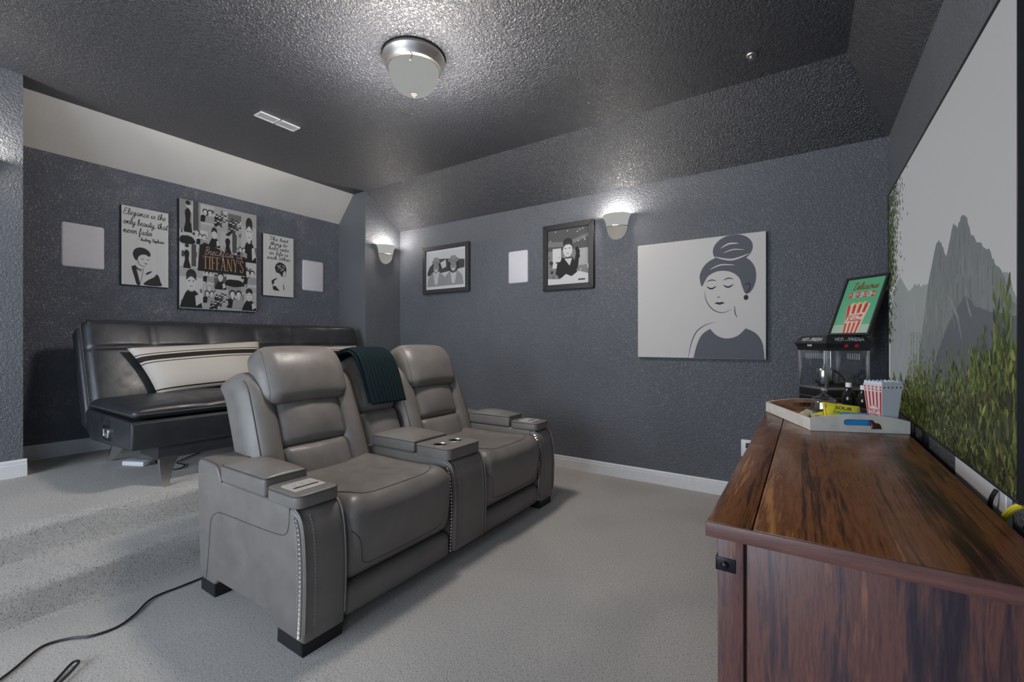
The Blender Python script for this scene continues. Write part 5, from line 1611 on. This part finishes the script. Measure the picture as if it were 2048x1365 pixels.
# ------------------------------------------------------------------ popcorn poster leaning in the corner on top of the machine
p1 = np.array((.122, 3.575, 1.2345)); ud = np.array((.192, -.198, 0.)); ud /= np.linalg.norm(ud)
vd = np.array((.109, .107, .374)); vd -= ud * vd.dot(ud); vd /= np.linalg.norm(vd)
nd = np.cross(ud, vd)
PO = thing('popcorn_poster', 'thin black framed green poster of a red and white popcorn box leaning above the machine', 'poster', tuple(p1))
def pw(a, b, c): return tuple(p1 + ud * a + vd * b + nd * c)
PW_, PH_ = .277, .405
def slab(a0, a1, b0, b1, c0, c1):
    v, f = box(a0, a1, b0, b1, c0, c1)
    return fix_normals([pw(*q) for q in v], f)
fwid = .013
for a0, a1, b0, b1 in ((0, PW_, 0, fwid), (0, PW_, PH_ - fwid, PH_), (0, fwid, fwid, PH_ - fwid), (PW_ - fwid, PW_, fwid, PH_ - fwid)):
    obj('frame_rail', slab(a0, a1, b0, b1, -.006, .010), 'black_frame', PO, smooth=False)
obj('backing', slab(fwid * .5, PW_ - fwid * .5, fwid * .5, PH_ - fwid * .5, -.004, .001), 'black_plastic', PO, smooth=False)
P = Print(pw(fwid, fwid, .001), ud, vd)
w, h = PW_ - 2 * fwid, PH_ - 2 * fwid
P.clip = (0, w, 0, h)
green = (.10, .36, .20, 1); red = (.50, .035, .02, 1); crm = (.60, .52, .42, 1)
P.rect(0, w, 0, h, green, 0)
P.rect(0, w, 0, h * .16, (.32, .45, .36, 1), 1)
P.script('Delicious' if all(c in HAND for c in 'Delicious') else 'Delicious', w * .20, h * .80, h * .13, .0055, (.20, .09, .03, 1), 4, width=w * .66, slant=.25)
for i, c in enumerate('POPCORN'):
    a = w * .16 + i * w * .098
    if i % 2 == 0: P.rect(a, a + w * .095, h * .655, h * .745, red, 3)
    else: P.rect(a, a + w * .095, h * .655, h * .745, (.42, .50, .44, 1), 3)
    P.type(c, a + w * .048, h * .672, h * .058, crm if i % 2 == 0 else (.10, .20, .28, 1), 5, 'CENTER', bold=.01)
for q in range(26):
    P.blob(w * (.30 + .42 * random.random()), h * (.50 + .05 * random.random()), w * .035, w * .03, random.choice([(.62, .50, .18, 1), (.62, .56, .35, 1), (.55, .40, .10, 1)]), 3, 10)
P.poly([(w * .22, h * .50), (w * .82, h * .53), (w * .72, 0), (w * .34, 0)], crm, 4)
for i in range(4):
    u0 = i / 4 + .02; u1 = u0 + .14
    def bx_(u, t): return (w * ((.34 + .38 * u) * (1 - t) + (.22 + .60 * u) * t), h * (.0 + (.50 + .03 * u) * t))
    P.poly([bx_(u0, 0), bx_(u1, 0), bx_(u1, .98), ((bx_(u0, 1)[0] + bx_(u1, 1)[0]) / 2, bx_(u1, 1.04)[1]), bx_(u0, .98)], red, 5)
P.poly([(w * .30, h * .185), (w * .70, h * .20), (w * .76, h * .375), (w * .34, h * .35)], crm, 6)
P.type('HOT', w * .47, h * .285, h * .055, red, 7, 'CENTER', .15, bold=.02)
P.blob(w * .66, h * .315, w * .055, h * .025, red, 7, 16); P.type('and', w * .66, h * .306, h * .018, crm, 8, 'CENTER')
P.script('Buttery', w * .34, h * .215, h * .075, .004, red, 7, width=w * .38, slant=.25)
P.build('printed_face', 'gloss_print', PO)

# ------------------------------------------------------------------ big screen on the right wall (image faces -x)
XS = .432
SYA, SYB, SZA, SZB = 1.574, 3.60, .812, 2.106
TV = thing('wall_screen', 'huge flat screen on the right wall showing misty mountains above green shrubs', 'screen', (.445, 2.6, SZA))
obj('panel', box(XS, XC - .002, SYA, SYB, SZA, SZB), 'black_plastic', TV, smooth=False)
for a, b, c, d in ((SYA - .006, SYB + .012, SZA - .008, SZA), (SYA - .006, SYB + .012, SZB, SZB + .006), (SYA - .006, SYA, SZA, SZB), (SYB, SYB + .012, SZA, SZB)):
    obj('bezel', bbox(XS - .006, XC - .003, a, b, c, d, .001, 1), 'black_frame', TV)
P = Print((XS, SYB, SZA), (0, -1, 0), (0, 0, 1))
w, h = SYB - SYA, SZB - SZA
P.clip = (0, w, 0, h)
def Z(pts): return [(SYB - y * 1.0286, 1.2 + (z - 1.2) * 1.0286 - SZA) for y, z in pts]
NB = 24
for i in range(NB):
    t = i / NB
    c = np.array((.285, .288, .298)) * (1 - .0 * t) + np.array((.055, .055, .055)) * (1 - t) * .4
    P.rect(0, w, h * i / NB, h * (i + 1) / NB, tuple(c * .98) + (1,), 0)
def jag(pts, amp, n=5):
    out = []
    for (a, b), (c, d) in zip(pts, pts[1:]):
        for i in range(n):
            t = i / n
            out.append((a + (c - a) * t, b + (d - b) * t + (amp * (random.random() - .5) if i else 0)))
    out.append(pts[-1])
    return out
far = [(3.45, 1.38), (3.375, 1.425), (3.312, 1.494), (3.123, 1.544), (2.895, 1.447), (2.741, 1.468), (2.579, 1.439), (2.468, 1.438), (2.40, 1.4)]
P.poly(Z(jag(far, .02) + [(2.40, .8), (3.45, .8)]), (.160, .172, .180, 1), 1)
rgt = [(1.70, 1.33), (1.637, 1.374), (1.62, 1.375), (1.595, 1.369), (1.57, 1.325), (1.525, 1.285)]
P.poly(Z(jag(rgt, .006) + [(1.525, .8), (1.70, .8)]), (.150, .162, .168, 1), 1)
main = [(2.63, 1.161), (2.459, 1.443), (2.322, 1.58), (2.26, 1.572), (2.209, 1.522), (2.181, 1.504), (2.098, 1.596), (2.073, 1.592), (2.037, 1.582), (1.988, 1.606), (1.939, 1.590), (1.893, 1.52), (1.817, 1.486), (1.742, 1.455), (1.692, 1.405), (1.637, 1.374), (1.578, 1.31), (1.525, 1.255)]
mt = jag(main, .014)
P.poly(Z(mt + [(1.525, .8), (2.75, .8)]), (.096, .108, .112, 1), 2)
for q in range(420):
    a = random.choice(mt[4:]); y = a[0] + .10 * (random.random() - .5); z = a[1] - .03 - (a[1] - 1.15) * random.random() * .95
    L = .03 + .07 * random.random(); sl = .25 * (random.random() - .3)
    g = random.choice([.070, .082, .118, .135])
    zt = np.interp(-y, [-p[0] for p in main], [p[1] for p in main])
    if z + L < zt - .004 and 1.53 < y < 2.6: P.ribbon(Z([(y, z), (y - sl * L, z + L)]), .004 + .004 * random.random(), (g * .92, g, g * 1.03, 1), 3)
dark = [(2.45, 1.02), (2.291, 1.167), (2.147, 1.264), (1.953, 1.346), (1.84, 1.299), (1.712, 1.277), (1.603, 1.274), (1.525, 1.250)]
P.poly(Z(jag(dark, .008) + [(1.525, .8), (2.45, .8)]), (.058, .065, .074, 1), 4)
for pts in ([(2.181, 1.375), (2.114, 1.334), (2.037, 1.277), (1.988, 1.201)], [(1.953, 1.354), (1.913, 1.295), (1.888, 1.271)], [(2.15, 1.34), (2.07, 1.25)]):
    for q in range(5):
        P.ribbon(Z([(y + .02 * (random.random() - .5), z + .012 * (random.random() - .5)) for y, z in pts]), .003 + .003 * random.random(), (.130, .136, .138, 1), 5, True)
for q in range(60):
    y = 2.48 + .9 * random.random(); z = 1.0 + .42 * random.random()
    P.ribbon(Z([(y, z), (y + .01 - .02 * random.random(), z + .07)]), .006, (.185, .195, .20, 1), 3)
# shrubs
ey = [1.50, 1.66, 1.865, 2.14, 2.63, 3.13, 3.6]; ez = [1.19, 1.16, 1.11, 1.07, 1.05, .98, .95]
greens = [(.030, .044, .008), (.054, .072, .012), (.092, .108, .022), (.014, .026, .006), (.008, .015, .004), (.044, .038, .012), (.120, .140, .040)]
for i in range(60):
    y0_ = 1.5 + 2.05 * i / 60; y1_ = 1.5 + 2.05 * (i + 1) / 60
    t0 = np.interp(y0_, ey, ez) - .075 + .035 * math.sin(i * 1.7); t1 = np.interp(y1_, ey, ez) - .075 + .035 * math.sin((i + 1) * 1.7)
    P.poly(Z([(y1_, .78), (y0_, .78), (y0_, t0), (y1_, t1)]), (.008, .013, .005, 1), 6)
for q in range(5200):
    y = 1.52 + 2.0 * random.random() ** 1.25
    top = np.interp(y, ey, ez) + .03 * math.sin(y * 31) 
    f = random.random() ** 0.8
    z = .79 + (top - .79) * f
    if z > top - .05 and random.random() < .5: continue
    g = random.choice(greens); k = .25 + .95 * random.random() ** 1.6 * (.55 + .6 * f) * (.75 + .5 * math.sin(y * 11 + z * 17) ** 2)
    near = 1 + max(0, (2.1 - y)) * 1.1
    L = (.018 + .020 * random.random()) * near; an = math.radians(90 + random.gauss(0, 38))
    dy, dz = math.cos(an) * L, math.sin(an) * L
    P.ribbon(Z([(y, z), (y + dy * .5, z + dz * .55), (y + dy, z + dz)]), (.009 + .008 * random.random()) * near, (g[0] * k, g[1] * k, g[2] * k, 1), 7 + (q % 9), True)
def sprig(y, z0, L, n, sz, layer=17):
    lean = random.gauss(0, .06)
    P.ribbon(Z([(y, z0), (y + lean * L * .5, z0 + L * .5), (y + lean * L, z0 + L)]), .003, (.05, .055, .025, 1), layer)
    for k in range(n):
        t = .15 + .85 * k / n
        s = 1 if k % 2 else -1
        yy, zz = y + lean * L * t, z0 + L * t
        g = random.choice(greens[:4]); m = .8 + .5 * random.random()
        P.ribbon(Z([(yy, zz), (yy + s * sz * .35, zz + sz * .6), (yy + s * sz * .45, zz + sz * 1.1)]), sz * .42, (g[0] * m, g[1] * m, g[2] * m, 1), layer + 1, True)
for q in range(80):
    y = 1.55 + 1.3 * random.random(); z = np.interp(y, ey, ez) - .10
    sprig(y, z, .12 + .10 * random.random(), 7, .020 + .012 * max(0, 2.2 - y))
for y in (1.60, 1.66, 1.585): sprig(y, 1.12, .22, 7, .05)
for y in (2.73, 2.80, 2.60, 2.66): sprig(y, 1.02, .22, 10, .022)
# leaves hanging down the left edge of the image
for q in range(2600):
    z = 1.20 + .92 * random.random(); y = 3.50 - abs(random.gauss(0, .17)) * (.45 + .65 * (z - 1.2) / .8)
    if z < 1.52 and random.random() < .75: continue
    g = random.choice(greens); k = .25 + .45 * random.random()
    an = math.radians(-90 + random.gauss(0, 35)); L = .022
    P.ribbon(Z([(y, z), (y + math.cos(an) * L * .5, z + math.sin(an) * L * .5), (y + math.cos(an) * L, z + math.sin(an) * L)]), .016, (g[0] * k * .7, g[1] * k, g[2] * k * .8, 1), 7 + (q % 9), True)
P.build('screen_image', 'screen_print', TV)

R = thing('cable_cover_panel', 'white panel on the wall between the cabinet and the screen', 'panel', (XC, 1.94, .42))
obj('cover', bbox(XC - .010, XC - .0005, 1.715, 2.185, .42, .803, .002, 1), 'white_plastic', R)
obj('side_strip', bbox(XC - .014, XC - .0005, 1.690, 1.714, .42, .803, .002, 1), 'white_plastic', R)
tag(obj('screen_cable', tube(smooth_path([(.436, 1.752, .79), (.428, 1.760, .76), (.430, 1.778, .72), (.428, 1.782, .66), (.43, 1.79, .50), (.43, 1.80, .30)], 6), .0055, 8), 'cable_black'), 'black cable hanging in front of the white panel below the screen', 'cable')
tag(obj('network_cable', tube(smooth_path([(.440, 1.585, .80), (.428, 1.600, .785), (.420, 1.625, .755), (.418, 1.655, .72), (.42, 1.68, .64), (.42, 1.70, .4)], 6), .0075, 8), 'cable_yellow'), 'yellow cable below the lower right end of the screen', 'cable')
